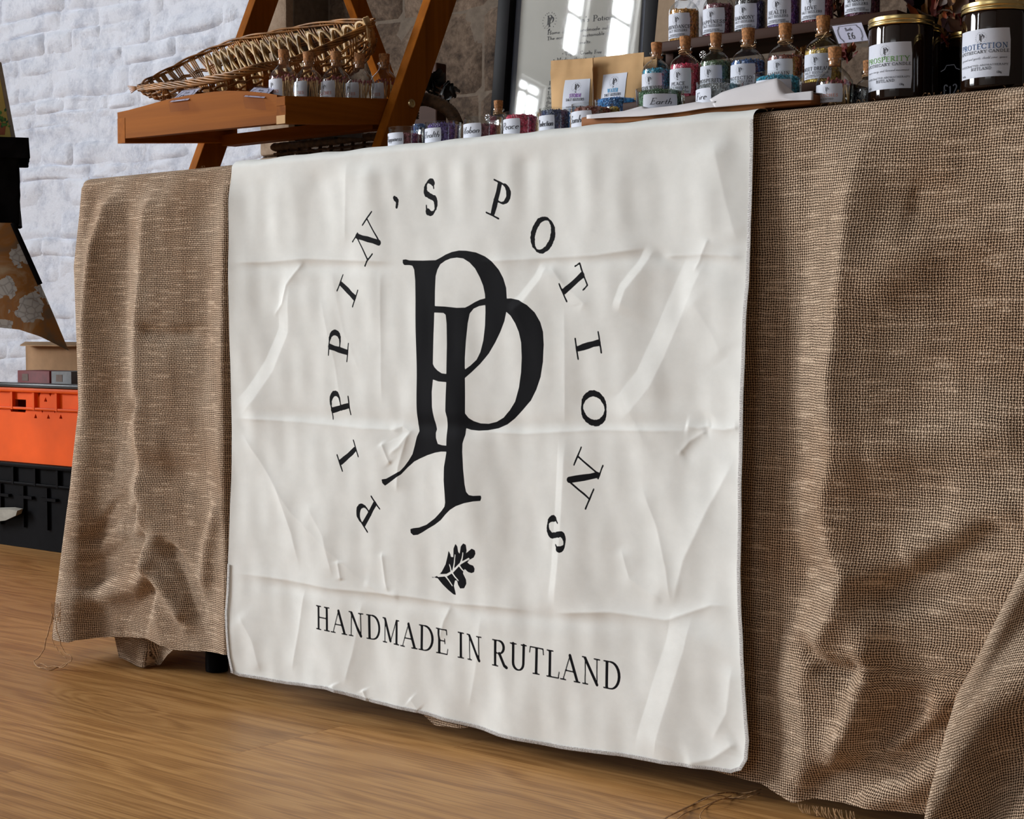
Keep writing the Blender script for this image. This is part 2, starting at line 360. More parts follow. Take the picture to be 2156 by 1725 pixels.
def seg_dist(X, Z, poly):
    """distance to an open polyline, side and position along it"""
    P = np.array(poly, float); L = np.hypot(*(P[1:] - P[:-1]).T); tot = L.sum(); acc = 0
    D = np.full(X.shape, 9.); SD = np.zeros(X.shape); AL = np.zeros(X.shape)
    for a, b, l in zip(P[:-1], P[1:], L):
        t = np.clip(((X - a[0]) * (b[0] - a[0]) + (Z - a[1]) * (b[1] - a[1])) / (l * l), 0, 1)
        dx = X - a[0] - t * (b[0] - a[0]); dz = Z - a[1] - t * (b[1] - a[1]); d = np.hypot(dx, dz)
        sd = np.sign((b[0] - a[0]) * dz - (b[1] - a[1]) * dx)
        m = d < D; D = np.where(m, d, D); SD = np.where(m, sd, SD); AL = np.where(m, (acc + t * l) / tot, AL); acc += l
    return D, SD, AL
def pxz(pts, Y=-.018): return [tuple(atY(x, y, Y)[[0, 2]]) for x, y in pts]
def crease(X, Z, kind, px, amp, w, taper=6.):
    D, SD, AL = seg_dist(X, Z, pxz(px))
    tp = sstep(np.minimum(AL, 1 - AL) * taper) if taper else 1.
    if kind == 'r': return (amp * .62 * np.exp(-np.sqrt((D / (w * .5)) ** 2 + .02)) + amp * .35 * np.exp(-(D / (w * 1.6)) ** 2)) * tp
    if kind == 'g': return amp * np.exp(-(D / w) ** 2) * tp
    if kind == 'f':      # a facet: rises over the width w on the left of the line, then falls away slowly
        d = D * SD; return amp * np.where(d < 0, np.clip(1 + d / w, 0, 1), np.exp(-(d / (3.2 * w)) ** 1.3)) * tp
    if kind == 'b': return amp * (1 - sstep((D - w * .55) / (w * .45))) * tp       # flat-topped band
    return amp * np.tanh(D * SD / w) * np.exp(-D / (4 * w)) * tp
def smooth_noise(X, Z, cx, cz, seed, amp):
    r = np.random.RandomState(seed); out = np.zeros(X.shape)
    for k in range(14):
        a, b, p = r.normal(0, 1) / cx, r.normal(0, 1) / cz, r.uniform(0, 6.28)
        out += np.sin(X * a * 3 + Z * b * 3 + p)
    return out * amp / 4.

# ------------------------------------------------------------ cloth materials
def burlap_mat(name, light, dark, gap, period=.0029):
    t = NT(name); uv = t.coord('UV'); sep = t.n('ShaderNodeSeparateXYZ'); t.l(uv, sep.inputs[0])
    nd = t.n('ShaderNodeTexNoise'); nd.inputs['Scale'].default_value = 9; nd.inputs['Detail'].default_value = 2; t.l(uv, nd.inputs['Vector'])
    sn = t.n('ShaderNodeSeparateXYZ'); t.l(nd.outputs['Color'], sn.inputs[0])
    nf = t.n('ShaderNodeTexNoise'); nf.inputs['Scale'].default_value = 130; nf.inputs['Detail'].default_value = 2; t.l(uv, nf.inputs['Vector'])
    sn2 = t.n('ShaderNodeSeparateXYZ'); t.l(nf.outputs['Color'], sn2.inputs[0])
    f = 1 / period
    U = t.math('MULTIPLY_ADD', sep.outputs[0], f, t.math('MULTIPLY_ADD', sn.outputs[0], 3.0, t.math('MULTIPLY', sn2.outputs[0], .9)))
    V = t.math('MULTIPLY_ADD', sep.outputs[1], f * 1.06, t.math('MULTIPLY_ADD', sn.outputs[1], 3.0, t.math('MULTIPLY', sn2.outputs[1], .9)))
    cu, cv = t.math('FLOOR', U), t.math('FLOOR', V)
    fu, fv = t.math('SUBTRACT', t.math('FRACT', U), .5), t.math('SUBTRACT', t.math('FRACT', V), .5)
    par = t.math('MODULO', t.math('ABSOLUTE', t.math('ADD', cu, cv)), 2)
    par = t.math('GREATER_THAN', par, .5)
    # thread weight changes along rows and columns
    def row(c, l, sc_):
        cb = t.n('ShaderNodeCombineXYZ'); t.l(c, cb.inputs[0]); t.l(t.math('MULTIPLY', l, .06), cb.inputs[1]); t.put(cb.inputs[2], sc_)
        return t.noise(cb.outputs[0], .9, 2)
    rv = row(cv, U, 3.3); ru_ = row(cu, V, 7.7)
    # width of each thread, squeezed by its weight
    wu = t.math('MULTIPLY_ADD', ru_, -1.1, 1.98); wv = t.math('MULTIPLY_ADD', rv, -1.5, 1.98)
    au, av = t.math('ABSOLUTE', t.math('MULTIPLY', fu, 2)), t.math('ABSOLUTE', t.math('MULTIPLY', fv, 2))
    def prof(a, w): return t.math('SUBTRACT', 1, t.math('POWER', t.math('MULTIPLY', a, w), 2.4), clamp=True)
    pu, pv = prof(au, wu), prof(av, wv)
    su = t.math('MULTIPLY', t.math('SINE', t.math('MULTIPLY', U, math.pi)), t.math('COSINE', t.math('MULTIPLY', cv, math.pi)))
    sv = t.math('MULTIPLY', t.math('SINE', t.math('MULTIPLY', V, math.pi)), t.math('COSINE', t.math('MULTIPLY', cu, math.pi)))
    hw = t.math('MULTIPLY', pu, t.math('MULTIPLY_ADD', sv, .42, .58)); hf = t.math('MULTIPLY', pv, t.math('MULTIPLY_ADD', su, -.42, .58))
    h = t.math('MAXIMUM', hw, hf)
    fib = t.noise(uv, 700, 2)
    hh = t.math('MULTIPLY_ADD', fib, .25, h)
    c = t.ramp(hh, [(.34, gap), (.58, dark), (1.02, light)])
    big = t.noise(uv, 6, 3, .6)
    c = t.mix(t.math('MULTIPLY', t.math('SUBTRACT', big, .42, clamp=True), 1.6, clamp=True), c, sc(205, 172, 138), 'MULTIPLY')
    st = t.math('GREATER_THAN', t.math('MULTIPLY_ADD', rv, 1., 0), .62)
    c = t.mix(t.math('MULTIPLY', st, .25), c, light)
    t.bsdf(c, .9, 0, t.bump(hh, .9, .0011), .15)
    return t.m
M = {}
M['burlap'] = burlap_mat('burlap', sc(230, 206, 180), sc(150, 124, 100), sc(40, 31, 23))
M['twine'] = simple('twine', sc(176, 138, 98), .9, var=.3, scale=300, bump=.5)
def banner_mat():
    t = NT('banner_cloth'); at = t.n('ShaderNodeAttribute', attribute_name='print')
    a2 = t.n('ShaderNodeAttribute', attribute_name='print2')
    m = t.n('ShaderNodeMapRange'); m.inputs[1].default_value = -.00025; m.inputs[2].default_value = .00025; t.l(at.outputs['Fac'], m.inputs[0])
    uv = t.coord('UV')
    w1 = t.noise(uv, 900, 2); w2 = t.noise(uv, 22, 4, .6)
    base = t.ramp(w2, [(.3, sc(228, 229, 225)), (.7, sc(238, 239, 235))])
    ink = t.ramp(w1, [(.3, sc(2, 2, 6)), (.7, sc(5, 5, 10))])
    c = t.mix(m.outputs[0], ink, base)
    h = t.math('MULTIPLY_ADD', w2, 1.4, t.math('MULTIPLY', w1, .12))
    rr = t.math('MULTIPLY_ADD', m.outputs[0], .1, .75)
    t.bsdf(c, rr, 0, t.bump(h, .35, .0012), .12)
    return t.m
M['banner'] = banner_mat()
M['hem'] = simple('hem_thread', sc(228, 226, 224), .7, var=.18, scale=700, bump=.6)

# ------------------------------------------------------------ the room
def plaster_mat(name, a, b, rough=.75):
    t = NT(name); v = t.coord(); n1 = t.noise(v, 14, 5, .65); n2 = t.noise(v, 90, 4, .7); n3 = t.noise(v, 3, 2)
    c = t.ramp(t.math('MULTIPLY_ADD', n1, .7, t.math('MULTIPLY', n2, .3)), [(.32, b), (.52, a), (.75, tuple(min(1, x * 1.06) for x in a))])
    h = t.math('MULTIPLY_ADD', n1, 1.4, t.math('MULTIPLY', n2, .5))
    t.bsdf(c, rough, 0, t.bump(h, .8, .006), .25)
    return t.m
M['white_stone'] = plaster_mat('white_painted_stone', sc(214, 218, 228), sc(176, 182, 197))
def stone_mat(name, a, b, d):
    t = NT(name); v = t.coord(); n1 = t.noise(v, 7, 5, .65, .5); n2 = t.noise(v, 60, 4, .7); n3 = t.noise(v, 3.1, 3, .6)
    oi = t.n('ShaderNodeObjectInfo').outputs['Random']
    c = t.ramp(t.math('MULTIPLY_ADD', n1, .6, t.math('MULTIPLY', n2, .4)), [(.33, d), (.47, b), (.66, a)])
    c = t.mix(t.math('MULTIPLY', t.math('SUBTRACT', n3, .48, clamp=True), 3.2, clamp=True), c, d)
    hv = t.n('ShaderNodeHueSaturation'); t.l(c, hv.inputs['Color']); t.l(t.math('MULTIPLY_ADD', oi, .35, .82), hv.inputs['Value'])
    t.bsdf(hv.outputs[0], .9, 0, t.bump(t.math('MULTIPLY_ADD', n1, 1., t.math('MULTIPLY', n2, .5)), .9, .006), .2)
    return t.m
M['brown_stone'] = stone_mat('brown_stone', sc(130, 112, 96), sc(84, 70, 59), sc(38, 31, 27))
M['quoin_stone'] = stone_mat('quoin_stone', sc(178, 158, 138), sc(156, 136, 116), sc(128, 108, 90))
M['mortar'] = simple('mortar', sc(104, 92, 80), .95, scale=60)
M['oak'] = None
def oak_mat():
    t = NT('oak_floor'); v = t.coord(); oi = t.n('ShaderNodeObjectInfo').outputs['Random']
    cm = t.n('ShaderNodeCombineXYZ'); t.l(t.math('MULTIPLY', oi, 53.), cm.inputs[0]); t.l(t.math('MULTIPLY', oi, 17.), cm.inputs[1])
    ad = t.n('ShaderNodeVectorMath', operation='ADD'); t.l(v, ad.inputs[0]); t.l(cm.outputs[0], ad.inputs[1]); v = ad.outputs[0]
    # growth rings: bands across the plank, bent by low noise, closing round a few knots
    warp = t.noise(t.mapping(v, (1.1, 5, 1)), 1.6, 3, .55)
    vo = t.n('ShaderNodeTexVoronoi'); vo.inputs['Scale'].default_value = 1.0; t.l(t.mapping(v, (1.5, 5.2, .01)), vo.inputs['Vector'])
    kn = t.math('SUBTRACT', .22, vo.outputs['Distance'], clamp=True)
    sp = t.n('ShaderNodeSeparateXYZ'); t.l(v, sp.inputs[0])
    ph = t.math('MULTIPLY_ADD', warp, 46, t.math('MULTIPLY_ADD', kn, 120., t.math('MULTIPLY', sp.outputs[1], 170)))
    ring = t.math('MULTIPLY_ADD', t.math('SINE', ph), .5, .5)
    fine = t.noise(t.mapping(v, (3.5, 300, 3)), 1, 4, .65)
    mid = t.noise(t.mapping(v, (1.6, 26, 2)), 1, 3, .6)
    g = t.math('MULTIPLY_ADD', ring, .11, t.math('MULTIPLY_ADD', fine, .70, t.math('MULTIPLY', mid, .26)))
    c = t.ramp(g, [(.40, sc(140, 96, 50)), (.53, sc(178, 130, 74)), (.64, sc(200, 152, 94))])
    dark = t.math('MULTIPLY', t.math('SUBTRACT', kn, .155, clamp=True), 15., clamp=True)
    c = t.mix(t.math('MULTIPLY', dark, .8), c, sc(70, 44, 28))
    hv = t.n('ShaderNodeHueSaturation'); t.l(c, hv.inputs['Color']); t.l(t.math('MULTIPLY_ADD', oi, .26, .86), hv.inputs['Value'])
    hue = t.noise(t.mapping(v, (.8, 1.5, 1)), .7, 2)
    c2 = t.mix(t.math('MULTIPLY', hue, .30), hv.outputs[0], sc(178, 122, 62), 'MIX')
    t.bsdf(c2, t.math('MULTIPLY_ADD', fine, .18, .34), 0, t.bump(g, .16, .0008), .42)
    return t.m
M['oak'] = oak_mat()
fl = MB(); fl.box((-6.5, -9.2, -.06), (4.2, 2.4, -.016)); fl_o = tag(fl.build('floor', simple('subfloor', (.05, .035, .02), .9)), kind='structure')
def build_floor():
    pw = .19; y = -2.5; row = 0; cache = {}
    while y < 2.3:
        x = -5.1 + ru(0, 1.6) - 1.6
        if row == 0: x = -6
        while x < 2.5:
            L = random.choice((1.3, 1.6, 1.9, 2.1)); x1 = x + L
            if x1 > -5.1:
                if L not in cache:
                    m = MB(); m.box((0, 0, -.016), (L - .0003, pw - .0003, 0)); o = m.build('plank', M['oak'], fl_o); cache[L] = o.data
                else:
                    o = bpy.data.objects.new('plank', cache[L]); COL.objects.link(o); o.parent = fl_o
                o.location = (x, y, -random.random() * .00012)
            x = x1
        y += pw; row += 1
random.seed(19); build_floor(); random.seed(7)
WY = 1.75; XQ = -2.318; XQ2 = -2.19
wb = MB(); wb.box((-5.2, WY + .010, 0), (XQ, WY + .45, 2.6)); wall = tag(wb.build('wall_back', M['white_stone']), kind='structure')
def rough_stone(parent, mat, x0, x1, z0, z1, y, depth_, n=(9, 5), amp=.006, seed=0, tilt=0., streak=0.):
    m = MB(); rows = []
    w, h = x1 - x0, z1 - z0
    for j in range(n[1] + 1):
        r_ = []
        for i in range(n[0] + 1):
            u, v = i / n[0] * 2 - 1, j / n[1] * 2 - 1
            u2, v2 = math.copysign(abs(u) ** .75, u), math.copysign(abs(v) ** .7, v)
            e = max(0, (1 - abs(u2) ** 7)) * max(0, (1 - abs(v2) ** 4)); e = e ** .5
            X, Z = x0 + w * (u2 + 1) / 2, z0 + h * (v2 + 1) / 2
            q = noise.noise(Vector((X * 9 + seed, Z * 14, seed * .3))) * amp + noise.noise(Vector((X * 30, Z * 40, seed))) * amp * .5
            q += streak * noise.noise(Vector((X * 3.5, Z * 24 + X * 1.5, 7.7)))
            Zw = Z + .010 * math.sin(X * 5.3 + 1) + .006 * noise.noise(Vector((X * 6, z0 * 20, 3)))
            r_.append((X, y - depth_ * e - q * e * 1.6 - tilt * v2 * e, Zw))
        rows.append(r_)
    m.grid(rows); return m.build('stone', mat, parent, False, 'all')
def build_white_wall():
    rg = random.Random(5); z = -.03; k = 0
    while z < 2.3:
        h = rg.choice((.045, .06, .075, .09, .11)); x = -4.45 + rg.random() * .2
        while x < XQ - .02:
            L = rg.uniform(.13, .42); x1 = min(x + L, XQ)
            if XQ - x1 < .08: x1 = XQ
            rough_stone(wall, M['white_stone'], x - .002, x1 + .002, z - .002, z + h + .002, WY + .012, rg.uniform(.004, .013), (12, 6), .009, k, rg.uniform(-.005, .005), .011); x = x1; k += 1
        z += h
build_white_wall()
tr = MB(); tr.box((XQ + .001, WY + .02, 0), (XQ2, WY + .40, 2.6)); tq = tag(tr.build('trim_1', M['mortar']), kind='structure')
z = 0; k = 0
while z < 2.4:
    h = (.31, .22, .27, .24)[k % 4]; m = MB(); m.box((XQ + .002, WY - .004 - .004 * (k % 2), z + .003), (XQ2 - (.004 if k % 2 else .0), WY + .10, z + h - .003), .007); m.build('quoin_block', M['quoin_stone'], tq, False, True); z += h; k += 1
aw = MB(); aw.box((XQ2, WY + .1592, 0), (2.6, WY + .45, 2.6)); wall2 = tag(aw.build('wall_back_right', M['mortar']), kind='structure')
def build_dark_wall():
    rg = random.Random(9); z = 0; k = 40
    for h in (.24, .22, .26, .20, .27, .23, .25, .24, .3):
        x = XQ2 + .002 - (.2 if k % 2 else 0)
        while x < .9:
            L = rg.uniform(.30, .52); a = max(x, XQ2 + .002)
            rough_stone(wall2, M['brown_stone'], a + .003, x + L - .002, z + .002, z + h - .002, WY + .16, rg.uniform(.010, .018), (12, 9), .016, k); x += L; k += 1
        z += h
build_dark_wall()
# unseen walls with tall daylit windows (the high left ones reflect in the framed sign)
M['limewash'] = simple('limewash', sc(176, 174, 170), .9, scale=12)
def glow(name, col, s):
    t = NT(name); e = t.n('ShaderNodeEmission'); e.inputs[0].default_value = col + (1,); e.inputs[1].default_value = s; t.l(e.outputs[0], t.out.inputs[0]); return t.m
M['white_paint'] = simple('white_paint', sc(205, 205, 205), .5)
def room_wall(name, plane, at_, a0, a1, top, wins, mat='limewash'):
    """a wall in the X or Y plane with window openings; wins: (n, a, b, z0, z1, glow strength, bars across, bars up)"""
    s = -.35
    pt = (lambda a, z, d=0: (at_ + d, a, z)) if plane == 'X' else (lambda a, z, d=0: (a, at_ + d, z))
    m = MB(); m.holed([pt(a0, 0), pt(a1, 0), pt(a1, top), pt(a0, top)], [[pt(w[1], w[3]), pt(w[1], w[4]), pt(w[2], w[4]), pt(w[2], w[3])] for w in wins], pt(0, 0, s) if False else ((s, 0, 0) if plane == 'X' else (0, s, 0)))
    tag(m.build(name, M[mat]), kind='structure')
    for n, a, b, z0, z1, g, nx_, nz_ in wins:
        def bar(q0, q1, h0, h1, d0=-.10, d1=-.04):
            p, q = pt(q0, h0, d0), pt(q1, h1, d1); m.box(tuple(min(i, j) for i, j in zip(p, q)), tuple(max(i, j) for i, j in zip(p, q)))
        e = .002; f = .025
        m = MB(); bar(a + e, b - e, z0 + e, z0 + f); bar(a + e, b - e, z1 - f, z1 - e); bar(a + e, a + f, z0 + f, z1 - f); bar(b - f, b - e, z0 + f, z1 - f)
        win = tag(m.build('window_%d' % n, M['white_paint']), kind='structure')
        for i in range(1, nx_): m = MB(); c = a + (b - a) * i / nx_; bar(c - .012, c + .012, z0 + f, z1 - f, -.09, -.05); m.build('glazing_bar', M['white_paint'], win)
        for zz in nz_: m = MB(); bar(a + f, b - f, zz - .014, zz + .014, -.088, -.052); m.build('glazing_bar', M['white_paint'], win)
        m = MB(); q = [pt(a, z0, -.07), pt(b, z0, -.07), pt(b, z1, -.07), pt(a, z1, -.07)]; m.add(q, [(0, 1, 2, 3)]); m.build('pane', glow('daylight_pane', (.93, .965, 1), g), win)
room_wall('wall_left', 'X', -6.2, -9.0, 2.4, 6.6, [(1, -5.0, -2.2, 1.3, 4.3, KEY, 4, (2.05, 2.8, 3.55)), (2, -7.26, -7.02, 4.27, 6.1, HIGH, 1, (4.60, 5.2)), (3, -7.89, -7.56, 3.6, 6.1, HIGH, 1, (4.2, 4.77, 5.3)), (4, -6.88, -6.58, 2.7, 3.93, HIGH, 2, (3.25, 3.84))])
room_wall('wall_front', 'Y', -9.0, -6.2, 4.0, 6.6, [(5, -1.4, 1.8, 1.4, 4.4, FILL, 4, (2.15, 2.9, 3.65))])  # unseen front window, added only as soft fill light

M['low_bounce'] = simple('low_bounce_plaster', sc(84, 74, 66), .9, scale=5)
room_wall('wall_right', 'X', 4.35, -9.0, 2.4, 6.6, [], 'low_bounce')  # unseen wall added to block light from the right, dark to cut bounce
m = MB(); m.box((-6.55, -9.35, 6.6), (4.4, 2.4, 6.7)); tag(m.build('ceiling', simple('timber_ceiling', sc(84, 70, 58), .9, scale=4)), kind='structure')  # unseen ceiling added to lower the ambient light, dark to limit bounce
m = MB(); m.box((-6.2, WY + .16, 2.6), (4.35, WY + .45, 6.6)); m.box((2.6, WY + .16, 0), (4.35, WY + .45, 2.6)); m.box((-6.2, WY + .16, 0), (-5.2, WY + .45, 2.6)); tag(m.build('trim_2', M['limewash']), kind='structure')
# ------------------------------------------------------------ folding table under the cloth
M['black_plastic'] = simple('black_plastic', (.004, .004, .005), .5, bump=.05, spec=.04)
M['grey_top'] = simple('grey_top', sc(140, 140, 138), .5)
TT = .750; BT = .7545; NT_ = .758
tb = empty('folding_table', (.14, .38, 0), 'folding trestle table hidden under the burlap, one black leg showing', 'table')
m = MB(); m.box((-.775, .02, .722), (1.06, .74, TT), .006); m.build('tabletop', M['grey_top'], tb, True, True)
for (x, y) in ((-.565, .085), (-.565, .68), (.90, .085), (.90, .68)):
    m = MB(); m.tube([(x, y, .04), (x, y, .722)], .0135, 14); lg = m.build('leg', M['black_plastic'], tb, True, True)
    m = MB(); m.lathe([(.017, 0), (.0175, .004), (.0175, .055), (.0145, .058)], (x, y, 0.001), 20); m.build('foot_cap', M['black_plastic'], lg, True, True)
for x in (-.565, .90):
    m = MB(); m.tube([(x, .085, .30), (x, .68, .30)], .010, 10); m.build('crossbar', M['black_plastic'], tb, True, True)

# ------------------------------------------------------------ burlap cloth over the table
HEM = [(-9e9, 0)]
hem_px = [(128, 1335), (150, 1345), (240, 1343), (300, 1347), (360, 1370), (480, 1378), (700, 1432), (860, 1492), (905, 1530), (965, 1536), (1000, 1530), (1300, 1580), (1500, 1628), (1600, 1655), (1668, 1692), (1700, 1686), (1800, 1700), (1900, 1714), (2000, 1728)]
hz = np.array([atY(x, y, -.012)[[0, 2]] for x, y in hem_px])
def hemZ(X): return np.interp(X, np.r_[-1.2, -.86, hz[:, 0], 1.3], np.r_[.03, .052, hz[:, 1], .022])
XL, RC = -.785, .03
def ridge(X, Z, px, amp, wL, wR):
    q = np.array(pxz(px, -.015)); o = np.argsort(q[:, 1]); xr = np.interp(Z, q[o, 1], q[o, 0])
    am = np.interp(Z, q[o, 1], np.array(amp if hasattr(amp, '__len__') else [amp] * len(px), float)[o])
    dx = X - xr
    k = np.sqrt(dx * dx + 9e-6) - .003
    return am * np.where(dx < 0, np.clip(1 - k / wL, 0, 1) ** 1.35, np.clip(1 - k / wR, 0, 1) ** 1.5)
def burlap_off(X, Z):
    o = np.full(X.shape, .004)
    o = o + ridge(X, Z, [(236, 385), (222, 430), (205, 520), (188, 680), (182, 850), (170, 960), (165, 1060), (150, 1200), (150, 1340)], [.006, .018, .026, .028, .026, .026, .024, .018, .012], .045, .075)
    o = o + ridge(X, Z, [(320, 375), (308, 450), (303, 680), (302, 900), (305, 1060), (312, 1150), (320, 1250), (330, 1345)], [.006, .020, .029, .031, .031, .024, .012, .006], .055, .12)
    o = o + ridge(X, Z, [(480, 360), (478, 700), (476, 1000), (478, 1380)], [.008, .0155, .0155, .013], .055, .10)
    o = o + ridge(X, Z, [(1842, 222), (1815, 290), (1792, 420), (1787, 560), (1777, 680), (1762, 800), (1770, 960), (1748, 1050), (1762, 1150), (1792, 1210), (1772, 1290), (1722, 1370), (1695, 1450), (1703, 1560), (1672, 1690)],
                  [.003, .012, .022, .028, .031, .033, .033, .031, .033, .035, .034, .028, .024, .020, .012], .055, .12)
    for k, px, a, w in [('g', [(312, 1120), (290, 1145), (250, 1175), (200, 1205), (160, 1235)], -.011, .016), ('g', [(245, 1065), (222, 1095), (190, 1140)], -.007, .012),
                        ('g', [(300, 1060), (275, 1085), (255, 1110)], -.006, .010), ('g', [(345, 1150), (372, 1190), (395, 1240), (408, 1290)], -.012, .014), ('g', [(325, 1215), (300, 1270), (262, 1345)], -.010, .016),
                        ('g', [(310, 1180), (350, 1240), (385, 1310)], .010, .016), ('g', [(180, 1265), (250, 1245), (320, 1215)], .008, .018), ('g', [(455, 1070), (430, 1150), (420, 1240)], .006, .016),
                        ('g', [(240, 880), (290, 850), (300, 840)], -.005, .014), ('g', [(230, 990), (300, 975), (400, 1010)], -.005, .022), ('g', [(310, 695), (350, 705), (420, 700)], -.005, .012),
                        ('g', [(2110, 1120), (2010, 1190), (1930, 1235), (1840, 1262)], -.013, .022), ('g', [(2140, 1080), (2000, 1150), (1900, 1185)], .008, .03),
                        ('g', [(2010, 1520), (1900, 1600), (1800, 1640), (1700, 1682)], -.016, .020), ('g', [(1930, 1480), (1860, 1540), (1830, 1575)], -.012, .014),
                        ('g', [(1830, 1350), (1830, 1440), (1800, 1530), (1760, 1600)], .012, .018), ('g', [(2000, 1480), (1930, 1560), (1850, 1610)], .012, .02),
                        ('g', [(1990, 1600), (1900, 1670), (1800, 1690)], .008, .018), ('g', [(1700, 1360), (1740, 1400), (1790, 1420), (1820, 1400)], -.010, .012),
                        ('g', [(1900, 420), (2000, 440), (2120, 430)], -.006, .03), ('g', [(1830, 620), (1960, 520), (2100, 460)], .005, .03), ('g', [(1830, 960), (2000, 930), (2140, 900)], .005, .03)]:
        q = pxz(px, -.015); D, SD, AL = seg_dist(X, Z, q); o = o + 1.6 * a * np.exp(-(D / (w * .9)) ** 2) * sstep(np.minimum(AL + .12, 1.12 - AL) * 4)
    o = o + smooth_noise(X, Z, .10, .25, 3, .0022) + smooth_noise(X, Z, .03, .08, 5, .0006)
    # what lies behind the banner stays flat
    bm = sstep((X + .430) / .018) * sstep((.435 - X) / .02)
    o = np.where(bm > 0, o * (1 - bm) + bm * np.minimum(o, .006), o); o = np.where((X > -.446) & (X < .44), np.minimum(o, .0185), o)
    top = sstep((.755 - Z) / .055)
    return .003 + np.maximum(o - .003, -.002) * top
def build_burlap():
    ds = .0042
    sL = np.arange(.40, 0, -.02)                       # left end of the table, from the back to the corner
    ang = np.linspace(0, math.pi / 2, 12)
    xs = np.arange(XL + RC + ds, 1.10, ds)
    bx, by, nx, ny, s = [], [], [], [], []
    acc = 0
    for d in sL: bx.append(XL); by.append(RC + d); nx.append(-1); ny.append(0); s.append(-RC * math.pi / 2 - d)
    for a in ang: bx.append(XL + RC - RC * math.cos(a)); by.append(RC - RC * math.sin(a)); nx.append(-math.cos(a)); ny.append(-math.sin(a)); s.append(-RC * (math.pi / 2 - a))
    for x in xs: bx.append(x); by.append(0); nx.append(0); ny.append(-1); s.append(x - XL - RC)
    bx, by, nx, ny, s = map(np.array, (bx, by, nx, ny, s))
    nr = 176; r = .010
    rows = []; uvs = []
    for d in (.03, .015, .0):
        rows.append(np.stack([bx - nx * (d + r), by - ny * (d + r), np.full(bx.shape, BT)], -1)); uvs.append(d)
    for a in np.linspace(.25, math.pi / 2, 7):
        rows.append(np.stack([bx - nx * (r - (r + .003) * math.sin(a)), by - ny * (r - (r + .003) * math.sin(a)), np.full(bx.shape, BT - r + r * math.cos(a))], -1)); uvs.append(-r * a)
    Xc = np.where(by > 1e-6, np.minimum(bx, XL) - np.maximum(by - RC, 0) * .3, bx)
    hz_ = hemZ(Xc); cornerw = sstep((RC + .03 - (bx - XL)) / (RC + .03)) 
    side = (by > RC + 1e-6)
    ztop = BT - r
    for k in range(1, nr):
        t = k / (nr - 1); Z = ztop + (hz_ - ztop) * t
        off = burlap_off(np.maximum(bx, -9), Z)
        fl = np.interp(Z, np.array([0., .052, .12, .28, .40, .62, .70, .76]), np.array([.060, .058, .050, .024, .010, .016, .006, .0]))
        sidewave = .012 * np.sin(by * 28 + 1.2) * sstep((.70 - Z) / .3)
        cw = np.where(side, 1., cornerw)
        off = off * (1 - cw) + (fl + .004 + np.where(side, sidewave * sstep((by - RC) / .08), 0)) * cw
        rows.append(np.stack([bx + nx * off, by + ny * off, Z], -1)); uvs.append((Z - ztop) - .016)
    P = np.stack(rows); UV = np.zeros(P.shape[:2] + (2,))
    dl = np.linalg.norm(P[:, 1:] - P[:, :-1], axis=2); cs = np.concatenate([np.zeros((P.shape[0], 1)), np.cumsum(dl, 1)], 1); i0 = len(sL) + len(ang) + int(.74 / ds)
    UV[..., 0] = cs - cs[:, i0:i0 + 1] + s[i0]
    for j, u in enumerate(uvs): UV[j, :, 1] = u
    # top
    tx = np.linspace(XL + .02, 1.10, 60); ty = np.linspace(.022, .72, 24)
    TP = np.stack(np.broadcast_arrays(tx[None, :], ty[::-1][:, None], np.full((24, 60), BT)), -1); TUV = np.stack(np.broadcast_arrays(tx[None, :] - XL - RC, ty[::-1][:, None]), -1)
    root = empty('burlap_tablecloth', (.0, .3, BT), 'brown burlap cloth covering the whole long table, hanging in folds to the floor', 'tablecloth')
    grid_mesh('cloth', [(P, UV, None), (TP, TUV.astype(float), None)], M['burlap'], root)
    # gathered fold at the right-hand corner, standing out in front
    edge = pxz([(2190, 1090), (2156, 1175), (2110, 1270), (2062, 1370), (2020, 1450), (2005, 1520), (1996, 1600), (1985, 1725), (1975, 1790)], -.05)
    ez = np.array(edge); zz = np.linspace(ez[0, 1], .012, 70); ex = np.interp(zz, ez[::-1, 1], ez[::-1, 0])
    u = np.linspace(0, 1, 90); P = np.zeros((70, 90, 3)); UV = np.zeros((70, 90, 2))
    for j, (z, x) in enumerate(zip(zz, ex)):
        q = j / 69.
        a = u * 2.2
        depth_ = .05 + .07 * q
        P[j, :, 0] = x + .26 * (u ** 1.35) * (1.0 - .2 * q) + .006 * np.sin(u * 17 + z * 30) * u
        P[j, :, 1] = -.03 - depth_ * np.sin(np.minimum(u * 7.5, 1.57)) * (1 - .55 * u) - .016 * np.sin(u * 13 - z * 24 + 1.) * np.minimum(u * 4, 1) * q ** .5 + .02 * (1 - np.minimum(u * 12, 1))
        P[j, :, 2] = z
        UV[j, :, 0] = u * .33 + z * .35; UV[j, :, 1] = z - u * .10
    grid_mesh('corner_fold', [(P, UV, None)], M['burlap'], root)
    # the lower inner layer that touches the floor near the left leg
    top = [(232, 1300), (262, 1300), (292, 1300), (322, 1300), (350, 1300), (376, 1310)]; bot = [(256, 1412), (285, 1415), (312, 1410), (338, 1400), (352, 1380), (372, 1362)]
    rows = []
    for k in range(14):
        q = k / 13; r_ = []
        for i in range(40):
            w = i / 39 * 5; j0 = min(int(w), 4); f_ = w - j0
            x = (top[j0][0] * (1 - f_) + top[j0 + 1][0] * f_) * (1 - q) + (bot[j0][0] * (1 - f_) + bot[j0 + 1][0] * f_) * q
            y = (top[j0][1] * (1 - f_) + top[j0 + 1][1] * f_) * (1 - q) + (bot[j0][1] * (1 - f_) + bot[j0 + 1][1] * f_) * q
            r_.append(atY(x, y, .034 + .014 * math.sin(w * 2.0 + q * 2) * q))
        rows.append(r_)
